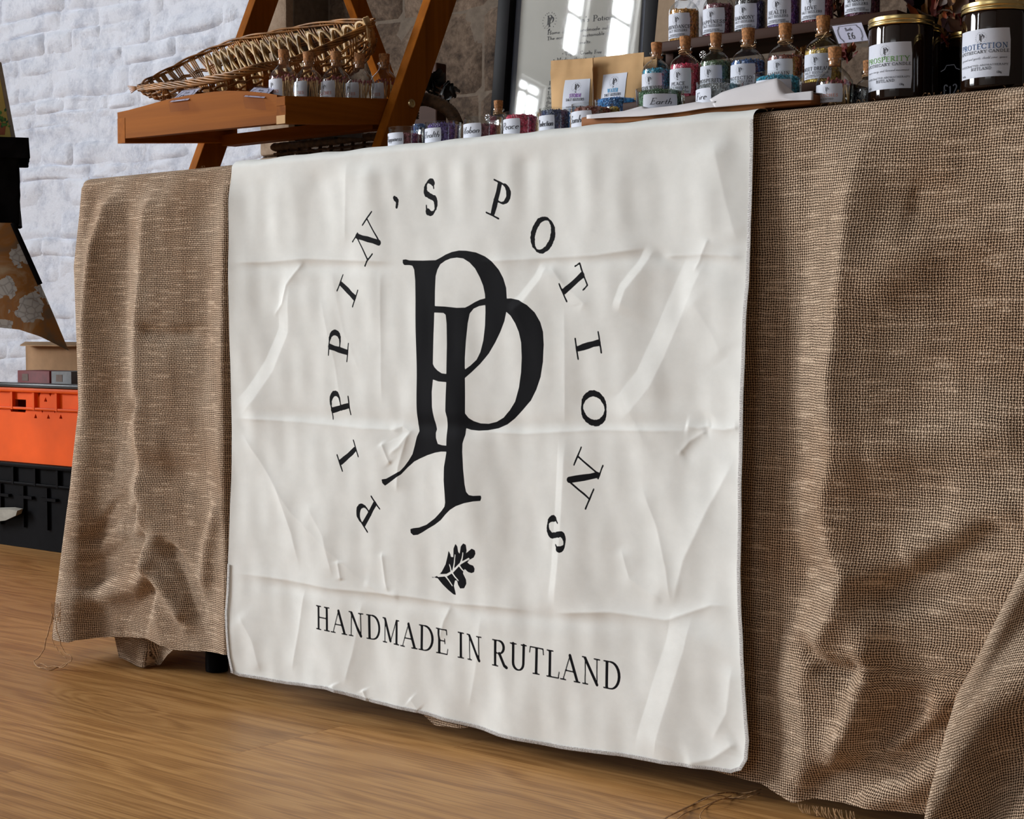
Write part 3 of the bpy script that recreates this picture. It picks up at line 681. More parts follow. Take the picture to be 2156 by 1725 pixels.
    P = np.array(rows); P[..., 2] = np.maximum(P[..., 2], .003)
    UV = np.stack([P[..., 0] * 1.0 + .3, P[..., 2]], -1)
    grid_mesh('loose_flap', [(P, UV, None)], M['burlap'], root)
    # frayed threads
    def thread(px, y0, y1, r=.0009, n=60, wob=.003):
        px = np.array(px, float); L = np.r_[0, np.cumsum(np.hypot(*(px[1:] - px[:-1]).T))]; tt = np.linspace(0, L[-1], n)
        xs_, ys_ = np.interp(tt, L, px[:, 0]), np.interp(tt, L, px[:, 1]); pts = []
        for k in range(n):
            Y = y0 + (y1 - y0) * k / (n - 1); p = atY(xs_[k], ys_[k], Y)
            if p[2] < .002: p = atZ(xs_[k], ys_[k], .002)
            pts.append(p + np.array([0, 0, wob * .4 * math.sin(k * .8)]))
        m = MB(); m.tube(pts, r, 5); m.build('loose_thread', M['twine'], root, True, True)
    def ch(px, n=60):     # smooth a pixel polyline
        px = [Vector((a, b, 0)) for a, b in px]; 
        for _ in range(3):
            q = [px[0]]
            for a, b in zip(px[:-1], px[1:]): q += [a * .75 + b * .25, a * .25 + b * .75]
            px = q + [px[-1]]
        return [(p.x, p.y) for p in px]
    thread(ch([(112, 1290), (104, 1325), (96, 1350), (92, 1375), (70, 1392), (74, 1402), (104, 1412), (135, 1404), (150, 1392)]), -.06, -.06)
    thread(ch([(126, 1290), (116, 1318), (126, 1345), (130, 1368), (146, 1380), (154, 1388), (140, 1400), (110, 1406), (84, 1398)]), -.06, -.06, .0007)
    thread(ch([(118, 1296), (110, 1330), (110, 1352), (124, 1372), (140, 1388)]), -.06, -.06, .0005)
    for j in range(7):
        thread(ch([(108 + j * 3.2, 1268 + rnd() * 6), (109 + j * 3, 1292 + rnd() * 8), (112 + j * 2.6 + ru(-4, 4), 1304 + rnd() * 14)]), -.056, -.056, .0005, 12)
    for (px, r_) in [([(1602, 1662), (1570, 1672), (1530, 1668), (1490, 1676), (1450, 1700), (1400, 1722), (1380, 1740)], .0008), ([(1585, 1668), (1545, 1684), (1510, 1672), (1470, 1690), (1430, 1706), (1392, 1730)], .0006),
                     ([(1600, 1670), (1560, 1684), (1520, 1680), (1480, 1700), (1440, 1712), (1415, 1735)], .0006), ([(1540, 1676), (1500, 1690), (1470, 1716), (1480, 1735)], .0005)]:
        c_ = ch(px); m = MB(); m.tube([atZ(x, y, .003 + .003 * math.sin(k * .35)) for k, (x, y) in enumerate(c_)], r_, 5); m.build('loose_thread', M['twine'], root, True, True)
    # frayed end of the inner layer near the right foot
    for j in range(26):
        x0 = 1682 + j * 4.6; m = MB(); p0 = atY(x0 + ru(-3, 3), 1692 + j * .7, .0); p1 = atY(x0 + 8 + ru(-12, 8), 1722 + j * .6 + ru(-8, 8), -.004)
        p0[2] = max(p0[2], .004); p1[2] = max(p1[2], .002)
        m.tube([p0, (p0 + p1) / 2 + np.array([0, -.002, 0]), p1], .0006, 4); m.build('loose_thread', M['twine'], root, True, True)
    # tiny stray fibres standing off the cloth edge along the table top
    m = MB()
    for j in range(50):
        x = ru(.43, 1.0) if j % 3 else ru(-.78, -.44); z0 = BT + .001; L = ru(.002, .005); a = ru(-1, 1)
        m.tube([(x, .004, z0 - .001), (x + a * L * .5, .004, z0 + L * .35), (x + a * L, .003, z0 + L * .25)], .00018, 4)
    tag(m.build('stray_fibres', M['twine'], root, True), kind='stuff')
build_burlap()

# ------------------------------------------------------------ white banner hung over the table edge
def poly_sdf(X, Z, loops):
    D = np.full(X.shape, 9.); ins = np.zeros(X.shape, bool)
    for P in loops:
        P = np.array(P); Q = np.roll(P, -1, 0)
        for a, b in zip(P, Q):
            e = b - a; l2 = (e ** 2).sum()
            if l2 < 1e-14: continue
            t = np.clip(((X - a[0]) * e[0] + (Z - a[1]) * e[1]) / l2, 0, 1)
            D = np.minimum(D, np.hypot(X - a[0] - t * e[0], Z - a[1] - t * e[1]))
            c = ((a[1] > Z) != (b[1] > Z)); ins ^= c & (X < (b[0] - a[0]) * (Z - a[1]) / (b[1] - a[1] if b[1] != a[1] else 1e-12) + a[0])
    return np.where(ins, -D, D)
def stroke_sdf(X, Z, strokes, D):
    for st in strokes:
        for a, b in zip(st[:-1], st[1:]):
            pad = max(a[2], b[2]) + .004
            x0, x1 = min(a[0], b[0]) - pad, max(a[0], b[0]) + pad; z0, z1 = min(a[1], b[1]) - pad, max(a[1], b[1]) + pad
            m = (X > x0) & (X < x1) & (Z > z0) & (Z < z1)
            if not m.any(): continue
            x, z = X[m], Z[m]; ex, ez = b[0] - a[0], b[1] - a[1]; l2 = ex * ex + ez * ez + 1e-16
            t = np.clip(((x - a[0]) * ex + (z - a[1]) * ez) / l2, 0, 1)
            d = np.hypot(x - a[0] - t * ex, z - a[1] - t * ez) - (a[2] + (b[2] - a[2]) * t)
            D[m] = np.minimum(D[m], d)
    return D
def banner_wrinkles(X, Z):
    w = np.zeros(X.shape)
    CR = [  # kind, pixels, amplitude, width: three horizontal packing folds
      ('r', [(484, 553), (560, 552), (640, 545), (720, 548), (840, 552)], .0030, .006), ('r', [(1000, 552), (1120, 545), (1250, 538), (1350, 524), (1372, 516)], .0030, .006), ('r', [(1385, 540), (1480, 536), (1576, 541)], .0028, .006),
      ('g', [(484, 562), (700, 560), (850, 562)], -.0022, .008), ('g', [(1100, 556), (1350, 542), (1576, 552)], -.0022, .008),
      ('r', [(484, 880), (560, 884), (640, 890), (700, 896), (760, 902), (860, 906)], .0032, .006), ('r', [(980, 908), (1100, 914), (1250, 906), (1440, 908), (1480, 898)], .0032, .006), ('r', [(1490, 902), (1530, 905), (1568, 898)], .003, .005),
      ('g', [(484, 870), (620, 878), (860, 894), (1100, 902), (1560, 892)], -.0026, .010), ('g', [(1180, 850), (1350, 845), (1500, 850)], -.0012, .014),
      ('r', [(478, 1205), (560, 1216), (620, 1226), (700, 1240), (850, 1256), (950, 1272), (1040, 1278), (1150, 1292)], .0030, .006), ('r', [(1150, 1292), (1280, 1290), (1400, 1306), (1410, 1304), (1500, 1274), (1562, 1276)], .0030, .006),
      ('g', [(478, 1218), (640, 1242), (850, 1268), (1150, 1304), (1390, 1318)], -.0020, .009),
      # vertical fold
      ('r', [(1186, 640), (1188, 760), (1186, 900)], .0012, .008), ('f', [(1188, 915), (1184, 1000), (1178, 1090), (1172, 1200), (1160, 1292)], .0028, .010),
      # pulls and dents
      ('r', [(638, 548), (600, 600), (592, 640), (570, 668)], .0032, .007), ('f', [(606, 590), (604, 700), (574, 780), (534, 846), (500, 880)], .0046, .020),
      ('f', [(1152, 552), (1135, 590), (1100, 636), (1068, 662)], .0030, .010), ('r', [(1150, 552), (1185, 600), (1230, 640), (1215, 660)], .0018, .008),
      ('f', [(1378, 518), (1350, 570), (1318, 610), (1300, 664)], .0034, .010),
      ('f', [(1496, 530), (1446, 640), (1412, 720), (1372, 810), (1326, 868), (1286, 894)], .0050, .024), ('r', [(1496, 500), (1478, 540), (1462, 575)], .0022, .006),
      ('r', [(1490, 905), (1450, 930), (1424, 962)], .0030, .008), ('r', [(1440, 896), (1470, 902), (1500, 896)], .0030, .006), ('g', [(1500, 870), (1470, 920), (1430, 970)], -.0026, .012),
      ('f', [(1462, 1284), (1444, 1370), (1414, 1460), (1384, 1560), (1372, 1612)], .0062, .026),
      ('r', [(1560, 960), (1500, 1060), (1440, 1180), (1412, 1290)], .0036, .016), ('r', [(1345, 1020), (1380, 1110), (1402, 1200), (1412, 1280)], .0024, .010), ('r', [(1300, 1150), (1320, 1220), (1395, 1270)], .0022, .010),
      ('r', [(815, 908), (845, 898), (862, 910), (840, 940), (812, 962)], .0034, .007), ('r', [(800, 930), (812, 962), (820, 980)], .003, .006), ('r', [(860, 910), (835, 985), (830, 1040)], .0024, .008),
      ('r', [(500, 900), (545, 970), (580, 1030), (610, 1120), (628, 1200)], .0034, .012), ('r', [(560, 1000), (610, 1080), (690, 1160), (760, 1225)], .0022, .012), ('r', [(640, 1060), (680, 1130), (700, 1220)], .002, .010),
      ('r', [(800, 1160), (808, 1225), (815, 1250)], .0026, .006), ('r', [(710, 1180), (716, 1225)], .0022, .006), ('r', [(760, 1225), (800, 1250), (840, 1260)], .002, .006),
      ('r', [(640, 1232), (624, 1330), (608, 1420)], .0022, .010), ('r', [(760, 1262), (740, 1380), (722, 1450)], .0022, .012), ('r', [(945, 1275), (930, 1310), (920, 1350)], .0026, .008), ('r', [(1010, 1290), (1000, 1400), (980, 1500)], .0018, .012),
      ('r', [(730, 300), (725, 520)], .0016, .010), ('r', [(800, 560), (800, 860)], .0016, .010), ('r', [(690, 560), (720, 700), (760, 800)], .0014, .014), ('r', [(668, 620), (700, 760), (716, 880)], .0014, .010),
      ('r', [(1500, 290), (1530, 420), (1560, 520)], .0028, .02), ('r', [(1450, 620), (1500, 700), (1530, 760)], .0018, .02), ('r', [(500, 1290), (530, 1350), (545, 1420)], .0026, .014),
      ('r', [(700, 1440), (712, 1475)], .0026, .008), ('r', [(760, 1452), (770, 1480)], .003, .006), ('r', [(860, 1470), (880, 1500)], .002, .008), ('r', [(1560, 1560), (1500, 1598), (1440, 1610)], .004, .012), ('r', [(1550, 1400), (1535, 1500), (1500, 1560)], .003, .014)]
    for k, px, a, wd in CR: w += crease(X, Z, k, px, a * .9, wd * 1.1)
    # soft drapes under the table edge, fading downwards
    dr = np.exp(-(.76 - Z) / .16)
    w += dr * .0011 * (np.sin(X * 47 + 1 + 6 * Z) * np.sin(X * 7 + 1) + .8 * np.sin(X * 97 + 2.1 - 4 * Z) * np.sin(X * 11) + .4 * np.sin(X * 160 + 4) * np.cos(X * 5)) * sstep((.750 - Z) / .04)
    w += smooth_noise(X, Z, .16, .22, 11, .0035) + smooth_noise(X, Z, .05, .09, 12, .0007)
    lowr = sstep((.14 - Z) / .14); w += lowr * .0025 * np.sin(X * 40 + 1.5 + 3 * np.sin(X * 9)) * sstep((X + .46) / .1)
    return w
BOFF = .0165
def build_banner():
    dx = .00128
    def edge(px, ex=0.): q = np.array([pxz([pt_], -BOFF - ex * min(1, max(0, (pt_[1] - 260) / 340)))[0] for pt_ in px]); o = np.argsort(q[:, 1]); return q[o, 1], q[o, 0]
    lz, lx = edge([(486, 345), (484, 600), (483, 900), (477, 1200), (473, 1290), (478, 1380), (484, 1412)], .006)
    rz, rx = edge([(1586, 232), (1576, 600), (1567, 900), (1562, 1200), (1564, 1290), (1572, 1450), (1578, 1560), (1574, 1600), (1558, 1627)], .010)
    bq = np.array(pxz([(484, 1412), (505, 1424), (600, 1442), (690, 1452), (780, 1480), (880, 1502), (1050, 1550), (1180, 1577), (1300, 1592), (1400, 1609), (1500, 1620), (1545, 1626), (1568, 1618)], -BOFF))
    nu = int(.88 / dx); u = np.linspace(0, 1, nu)
    xb = lx[0] + (rx[0] - lx[0]) * u; zb = np.interp(xb, bq[:, 0], bq[:, 1])
    r = .012; zt = NT_ - r; rows = []; n2 = int(.725 / dx)
    Xt = np.interp(zt, lz, lx) + (np.interp(zt, rz, rx) - np.interp(zt, lz, lx)) * u
    pr = []
    tw = .0012 * (np.sin(Xt * 40) + np.sin(Xt * 83 + 2)) * .5
    for Y in (.07, .05, .03, .015, .004): rows.append(np.stack([Xt, np.full(nu, Y), np.full(nu, NT_) + tw * max(0, 1 - Y / .02)], -1)); pr.append(np.full(nu, 1.))
    for a in np.linspace(0, math.pi / 2, 9):
        rows.append(np.stack([Xt, np.full(nu, -(BOFF - r) * math.sin(a) - r * math.sin(a) + .004 * (1 - math.sin(a))), zt + r * math.cos(a) + tw * math.cos(a)], -1)); pr.append(np.full(nu, 1.))
    t = np.linspace(0, 1, n2)[1:, None]; Z = zt + (zb[None, :] - zt) * t
    XL_, XR_ = np.interp(Z, lz, lx), np.interp(Z, rz, rx); X = XL_ + (XR_ - XL_) * u[None, :]
    wr = banner_wrinkles(X, Z) * sstep((zt - Z) / .03)
    edgecurl = .011 * np.exp(-(1 - u) / .035)[None, :] * sstep((.74 - Z) / .35) + .0065 * np.exp(-u / .03)[None, :] * sstep((.75 - Z) / .05)
    Y = -(BOFF + np.clip(wr, -.008, .014) + edgecurl)
    D = np.full(X.shape, .02)
    # emblem
    loops = [[tuple(crop_pt(p)[[0, 2]]) for p in l] for l in MONO]; lp = np.array(loops[0])
    m = (X > lp[:, 0].min() - .004) & (X < lp[:, 0].max() + .004) & (Z > lp[:, 1].min() - .004) & (Z < lp[:, 1].max() + .004)
    D[m] = np.minimum(D[m], poly_sdf(X[m], Z[m], loops))
    leaf = [tuple(crop_pt(p)[[0, 2]]) for p in LEAF]; lp = np.array(leaf)
    m = (X > lp[:, 0].min() - .004) & (X < lp[:, 0].max() + .004) & (Z > lp[:, 1].min() - .004) & (Z < lp[:, 1].max() + .004)
    dl = poly_sdf(X[m], Z[m], [leaf]); vd = np.full(dl.shape, 9.)
    for k, v in enumerate(VEINS):
        q = [tuple(crop_pt(p)[[0, 2]]) for p in v]; n = len(q)
        stroke_sdf(X[m], Z[m], [[(a[0], a[1], (.0017 if k == 0 else .0011) * (1 - .5 * i / n)) for i, a in enumerate(q)]], vd)
    D[m] = np.minimum(D[m], np.maximum(dl, -vd))
    # ring of letters
    RING = [('P', 770, 1075), ('I', 730, 960), ('P', 712, 848), ('P', 712, 725), ('I', 730, 612), ('N', 777, 505), ("'", 835, 420), ('S', 905, 415), ('P', 1052, 423), ('O', 1140, 495), ('T', 1207, 597), ('I', 1238, 728), ('O', 1247, 860), ('N', 1227, 1005), ('S', 1170, 1125)]
    rg = random.Random(3)
    for ch_, x, y in RING:
        c = atY(x, y, -BOFF)[[0, 2]]; a = math.atan2(c[1] - .461, c[0] - .006) - math.pi / 2
        h = .0415; g = text(ch_, h, cx=0, y=-h / 2, st=.086, hr=.027, sx=1.75 if ch_ == 'N' else 1.34)
        if ch_ == "'": g = text(ch_, h * 1.25, cx=0, y=-h * 1.15, st=.05, hr=.016)
        else: g = [([(2 * s_[0][0] * 0 + (s_[0][0] + s_[1][0]) / 2 + (q_[0] - (s_[0][0] + s_[1][0]) / 2) * 1.7, q_[1], q_[2]) for q_ in s_] if len(s_) == 2 and abs(s_[0][1] - s_[1][1]) < 1e-6 and abs(s_[0][0] - s_[1][0]) < .4 * h else s_) for s_ in g]
        def trim(st):
            if len(st) != 2 or max(st[0][2], st[1][2]) < .0022: return st
            L = math.hypot(st[1][0] - st[0][0], st[1][1] - st[0][1]); k = min(.4, .8 * st[0][2] / L); d = (st[1][0] - st[0][0], st[1][1] - st[0][1])
            return [(st[0][0] + d[0] * k, st[0][1] + d[1] * k, st[0][2]), (st[1][0] - d[0] * k, st[1][1] - d[1] * k, st[1][2])]
        out = []
        for st in map(trim, g):
            q = []
            for i in range(len(st) - 1):
                nsub = 4
                for k in range(nsub):
                    f_ = k / nsub; q.append(tuple(st[i][j] * (1 - f_) + st[i + 1][j] * f_ for j in range(3)))
            q.append(st[-1])
            q = [(px + rg.uniform(-.0003, .0003), py + rg.uniform(-.0003, .0003), max(.0008, pr_ * rg.uniform(.88, 1.12))) for px, py, pr_ in q]
            out.append([(c[0] + .83 * (px * math.cos(a) - py * math.sin(a)), c[1] + 1.0 * (px * math.sin(a) + py * math.cos(a)), pr_) for px, py, pr_ in q])
        stroke_sdf(X, Z, out, D)
    # the line of lettering under the emblem
    b0 = atY(664, 1323, -BOFF); b1 = atY(1307, 1456, -BOFF); n = (b1[0] - b0[0])
    tx = text('HANDMADE IN RUTLAND', .0312, x0=0, y=0, st=.064, hr=.028, width=n, sx=.95, track=.0)
    tx = [([(s_[0][0], s_[0][1] + (.0013 if s_[0][1] < s_[1][1] else -.0013), s_[0][2]), (s_[1][0], s_[1][1] - (.0013 if s_[0][1] < s_[1][1] else -.0013), s_[1][2])] if len(s_) == 2 and s_[0][2] > .0015 else s_) for s_ in tx]
    out = [[(b0[0] + px, b0[2] + (b1[2] - b0[2]) * px / n + py, r_) for px, py, r_ in st] for st in tx]
    stroke_sdf(X, Z, out, D)
    P = np.concatenate([np.stack(rows), np.stack([X, Y, Z], -1)]); D = np.concatenate([np.stack(pr), D])
    UV = np.zeros(P.shape[:2] + (2,)); UV[..., 0] = P[..., 0]; UV[..., 1] = P[..., 2] - np.maximum(P[..., 1], 0)
    root = empty('banner', (0, 0, NT_), 'cream cloth banner with black double P emblem and oak leaf, hung over the table front', 'banner')
    grid_mesh('cloth', [(P, UV, D)], M['banner'], root, attr='print')
    # overlocked hem: a thin raised ribbon with zigzag threads along the sides and the bottom
    down = P[len(rows):]
    def hem(line, inward):
        m = MB(); n = len(line)
        a = [p + np.array([0, -.0009, 0]) for p in line]; b = [p + i * .0042 + np.array([0, -.0009, 0]) for p, i in zip(line, inward)]
        m.grid([a, b]); 
        zz = []
        for k in range(0, n - 1):
            zz.append((a if k % 2 else b)[k] + np.array([0, -.0005, 0]))
        m.tube(zz, .00022, 3)
        m.tube([p + i * .0042 + np.array([0, -.0005, 0]) for p, i in zip(line, inward)], .0003, 3)
        tag(m.build('hem_stitching', M['hem'], root, True, 'all'), kind='stuff')
    bl = down[-1, ::1]; t_ = np.gradient(bl, axis=0); inn = [np.array([0, 0, 1.])] * len(bl); hem(bl, inn)
    rl = down[::1, -1]; hem(rl, [np.array([-1., 0, 0])] * len(rl)); ll = down[int(n2 * .78)::1, 0]; hem(ll, [np.array([1., 0, 0])] * len(ll))
build_banner()

# ------------------------------------------------------------ materials of the display
M['pine'] = wood('stained_pine', sc(88, 42, 8), sc(166, 96, 26), 'X', .6, 1, 22, spec=.05)
M['pine_y'] = wood('stained_pine_side', sc(88, 42, 8), sc(166, 96, 26), 'Y', .6, 1, 22, spec=.05)
M['pine_z'] = wood('stained_pine_leg', sc(88, 42, 8), sc(166, 96, 26), 'Z', .6, 1, 22, spec=.05)
M['dark_wood'] = wood('dark_wood', sc(40, 25, 19), sc(70, 46, 36), 'X', .6, 1, 24, spec=.12)
M['board'] = wood('board', sc(112, 66, 34), sc(160, 102, 56), 'X', .6, 1, 24, spec=.15)
M['brass'] = simple('brass', (.72, .56, .30), .28, 1, bump=0)
M['gold_lid'] = simple('gold_lid', (.82, .62, .27), .27, 1, var=.05, bump=.05)
M['cork'] = simple('cork', sc(184, 126, 76), .85, var=.32, scale=420, bump=.5, bd=.0008)
M['label'] = simple('label_paper', sc(208, 212, 224), .6, var=.015, bump=.05)
M['ink'] = simple('label_ink', sc(34, 34, 44), .7, var=.05, bump=0)
M['ink_green'] = simple('green_ink', sc(96, 158, 62), .6, var=.05, bump=0)
M['ink_blue'] = simple('blue_ink', sc(52, 92, 140), .6, var=.05, bump=0)
M['ink_purple'] = simple('purple_ink', sc(140, 84, 170), .6, var=.05, bump=0)
M['ink_cyan'] = simple('cyan_ink', sc(62, 150, 196), .6, var=.05, bump=0)
M['ink_orange'] = simple('orange_ink', sc(206, 128, 104), .6, var=.05, bump=0)
M['kraft'] = simple('kraft_paper', sc(206, 164, 112), .8, var=.06, scale=25, bump=.5, bd=.003)
M['kraft_dark'] = simple('kraft_card', sc(150, 128, 104), .85, var=.05, scale=90)
M['paper'] = simple('white_paper', sc(222, 218, 220), .7, var=.01, bump=.1)
M['willow'] = simple('willow', sc(206, 172, 122), .5, var=.35, scale=55, bump=.3)
M['willow_dark'] = simple('dark_willow', sc(168, 112, 52), .45, var=.35, scale=55, bump=.3)
M['brown_wicker'] = simple('brown_wicker', sc(92, 66, 42), .7, var=.3, scale=120, bump=.6)
M['black_cloth'] = simple('black_cloth', (.006, .006, .008), .95, var=.3, scale=30, bump=.4, spec=.1)
M['match_stick'] = simple('match_stick', sc(214, 176, 122), .7, var=.15, scale=300, bump=.1)
M['match_head'] = simple('match_head', sc(150, 70, 74), .75, var=.2, scale=600, bump=.3)
M['black_frame'] = simple('black_frame', (.008, .007, .008), .5, bump=.05, spec=.06)
M['silver'] = simple('silver', (.7, .7, .72), .2, 1, bump=0)
def glass(name, tint=(.97, .98, .98), refl=1.0, ior=1.5, edge=.0):
    t = NT(name); tr = t.n('ShaderNodeBsdfTransparent'); tr.inputs[0].default_value = tint + (1,)
    gl = t.n('ShaderNodeBsdfGlossy'); gl.inputs['Roughness'].default_value = .02; gl.inputs[0].default_value = (1, 1, 1, 1)
    ge = t.n('ShaderNodeNewGeometry'); vd = t.n('ShaderNodeVectorMath', operation='DOT_PRODUCT'); t.l(ge.outputs['Normal'], vd.inputs[0]); t.l(ge.outputs['Incoming'], vd.inputs[1])
    fr = t.math('MULTIPLY_ADD', t.math('POWER', t.math('SUBTRACT', 1, t.math('ABSOLUTE', vd.outputs['Value']), clamp=True), 5), .9, ((ior - 1) / (ior + 1)) ** 2)
    ev = t.math('POWER', t.math('SUBTRACT', 1, t.math('ABSOLUTE', vd.outputs['Value']), clamp=True), 3.0); t.l(t.mix(t.math('MULTIPLY', ev, edge), tint, (.30, .30, .29)), tr.inputs[0]); mx = t.n('ShaderNodeMixShader'); t.l(t.math('MULTIPLY', fr, refl, clamp=True), mx.inputs[0]); t.l(tr.outputs[0], mx.inputs[1]); t.l(gl.outputs[0], mx.inputs[2]); t.l(mx.outputs[0], t.out.inputs[0])
    return t.m
M['glass'] = glass('clear_glass', (.95, .965, .96), 1.5, 1.5, .8)
M['frame_glass'] = glass('picture_glass', (.96, .97, .97), 1.6)
M['acrylic'] = glass('clear_acrylic', (.965, .955, .985), .8)
M['acrylic_dark'] = glass('smoky_acrylic', (.45, .42, .42), 1.2)
def amber():
    t = NT('amber_glass'); t.bsdf((.012, .0045, .002), .06, 0, None, .7, Coat_Weight=.0); return t.m
M['amber'] = amber()
_salt = {}
def salt(col):
    k = tuple(col)
    if k not in _salt:
        t = NT('salt_crystals'); v = t.coord(); vo = t.n('ShaderNodeTexVoronoi'); vo.inputs['Scale'].default_value = 420; t.l(v, vo.inputs['Vector'])
        bw = t.n('ShaderNodeSeparateXYZ'); t.l(vo.outputs['Color'], bw.inputs[0])
        c = t.ramp(bw.outputs[0], [(.0, tuple(x * .35 for x in col)), (.4, tuple(x * 1.15 for x in col)), (.97, tuple(min(1, x * 1.8 + .12) for x in col))])
        t.bsdf(c, t.math('MULTIPLY_ADD', bw.outputs[1], .4, .12), 0, t.bump(vo.outputs['Distance'], .9, .002), .7)
        _salt[k] = t.m
    return _salt[k]
SALT = dict(red=sc(120, 26, 40), maroon=sc(104, 24, 50), purple=sc(74, 44, 128), pink=sc(220, 44, 88), blue=sc(20, 84, 150), navy=sc(22, 44, 96), rust=sc(132, 56, 40), green=sc(44, 92, 56), teal=sc(20, 150, 184), grey=sc(140, 144, 150),
            gold=sc(180, 124, 30), sage=sc(86, 112, 78), brightblue=sc(26, 120, 200), wine=sc(88, 24, 62), yellow=sc(200, 158, 50), black=sc(20, 22, 30), brown=sc(70, 36, 26))

# small emblem for the labels, from the same outline as the banner's
_c0 = np.array([.006, .461])
_MONOV = [[(crop_pt(p)[[0, 2]] - _c0) / .225 for p in l] for l in MONO]
_MT = tessellate_polygon([[Vector((p[0], p[1], 0)) for p in l] for l in _MONOV]); _MF = [p for l in _MONOV for p in l]
_LV = [(crop_pt(p)[[0, 2]] - _c0) / .225 for p in LEAF]
_LT = tessellate_polygon([[Vector((p[0], p[1], 0)) for p in _LV]])
_RL = "PIPPIN'S POTIONS"
def emblem(mb, cx, cy, R, fn, ring=True):
    mb.add([fn(cx + p[0] * R, cy + p[1] * R) for p in _MF], [tuple(t) for t in _MT])
    mb.add([fn(cx + p[0] * R, cy + p[1] * R) for p in _LV], [tuple(t) for t in _LT])
    if ring:
        for a in (-131, -151, -170, 169, 150, 130, 114, 100, 72, 51, 31.5, 11, -8.5, -29.6, -49):
            a = math.radians(a); c, s_ = math.cos(a), math.sin(a); x, y = cx + c * R, cy + s_ * R; q = .075 * R
            w = q * .55
            mb.add([fn(x + c * q - s_ * w, y + s_ * q + c * w), fn(x - c * q - s_ * w, y - s_ * q + c * w), fn(x - c * q + s_ * w * .3, y - s_ * q - c * w * .3), fn(x + c * q + s_ * w * .3, y + s_ * q - c * w * .3)], [(0, 1, 2, 3)])

def cyl_fn(r, az0, lift):     # flat label coordinates onto a cylinder in local space; x to the viewer's right
    return lambda x, y: ((r + lift) * math.cos(az0 + x / r), (r + lift) * math.sin(az0 + x / r), y)
def curved_label(parent, r, az0, half, z0, z1, lines, logo=None, name='label', mat=None):
    """paper label wrapped on a round vessel, plus its printing; lines: (text, height, y fraction, width fraction, ink, style)"""
    m = MB(); n = 14; w = r * half
    fn = cyl_fn(r, az0, .0003); rows = []
    for j in range(5):
        z = z0 + (z1 - z0) * j / 4; rr = .96 if j in (0, 4) else 1
        rows.append([fn(-w * rr + 2 * w * rr * i / n, z) for i in range(n + 1)])
    m.grid(rows); lb = m.build(name, mat or M['label'], parent, False, 'all')
    pf = cyl_fn(r, az0, .0006); inks = {}
    if logo: 
        mk = inks.setdefault('ink', MB()); emblem(mk, logo[0] * w, z0 + (z1 - z0) * logo[1], logo[2] * (z1 - z0), pf)
    for tx, h, yf, wf, ink, sty in lines:
        mk = inks.setdefault(ink, MB()); hh = h * (z1 - z0); kw = dict(st=.085, hr=.045)
        if sty == 'script': kw = dict(st=.062, hr=.03, shear=.28)
        if sty == 'thin': kw = dict(st=.09, hr=.06)
        strokes_mesh(mk, text(tx, hh, cx=0, y=z0 + (z1 - z0) * yf, width=2 * w * wf, **kw), pf)
    for ink, mk in inks.items():
        o = mk.build('print', M[ink], lb, False)
        if ink != 'ink': o['label'] = 'coloured lettering'
    return lb
def crystals(mb, n, rmax, z0, z1, size, top=True, seed=0, mound=.0):
    rg = random.Random(seed)
    for k in range(n):
        a = rg.uniform(0, 6.283)
        if top and k < n * .4: q = math.sqrt(rg.random()) * rmax * .97; z = z1 + mound * (1 - (q / rmax) ** 2) + rg.uniform(-.3, .5) * size
        else: q = rmax * rg.uniform(.95, .99); z = rg.uniform(z0, z1)
        s = size * rg.uniform(.5, 1.1); c = Vector((q * math.cos(a), q * math.sin(a), z))
        R_ = Matrix.Rotation(rg.uniform(0, 6), 3, Vector((rg.uniform(-1, 1), rg.uniform(-1, 1), rg.uniform(-1, 1))).normalized())
        P = [c + R_ @ Vector(v) * s * .5 for v in ((1, 0, 0), (-1, 0, 0), (0, 1, 0), (0, -1, 0), (0, 0, 1), (0, 0, -1))]
        mb.add(P, [(0, 2, 4), (2, 1, 4), (1, 3, 4), (3, 0, 4), (2, 0, 5), (1, 2, 5), (3, 1, 5), (0, 3, 5)])
def salts(parent, r, z0, z1, col, seed, n=170, size=.0024, mound=.002):
    m = MB(); k = .965
    m.lathe([(r * k * .95, z0), (r * k, z0 + .001), (r * k, z1 - .001), (r * k * .9, z1 + mound * .3), (r * k * .5, z1 + mound * .8), (r * .05, z1 + mound)], n=24)
    crystals(m, n, r * .985, z0 + .001, z1, size, True, seed, mound)
    tag(m.build('salt', salt(SALT[col]), parent, False), kind='stuff')
def twine(parent, r, z, seed=0, turns=2, tail=True):
    rg = random.Random(seed); m = MB()
    for k in range(turns):
        zz = z + k * .0013 - .0006; ph = rg.uniform(0, 6)
        m.tube([((r + .0007 + .0003 * math.sin(a * 3)) * math.cos(a), (r + .0007) * math.sin(a), zz + .0008 * math.sin(a + ph)) for a in np.linspace(0, 6.283, 25)[:-1]], .0007, 5, True)
    if tail:
        a = math.radians(-35 + rg.uniform(-20, 20)); p = Vector((math.cos(a) * (r + .001), math.sin(a) * (r + .001), z)); q = [p]
        for k in range(6): p = p + Vector((math.cos(a) * .0022, math.sin(a) * .0022, rg.uniform(-.0016, .0016))); q.append(p)
        m.tube(q, .0006, 5)
    m.build('twine', M['twine'], parent, False, 'all')
LAZ = math.radians(-87)
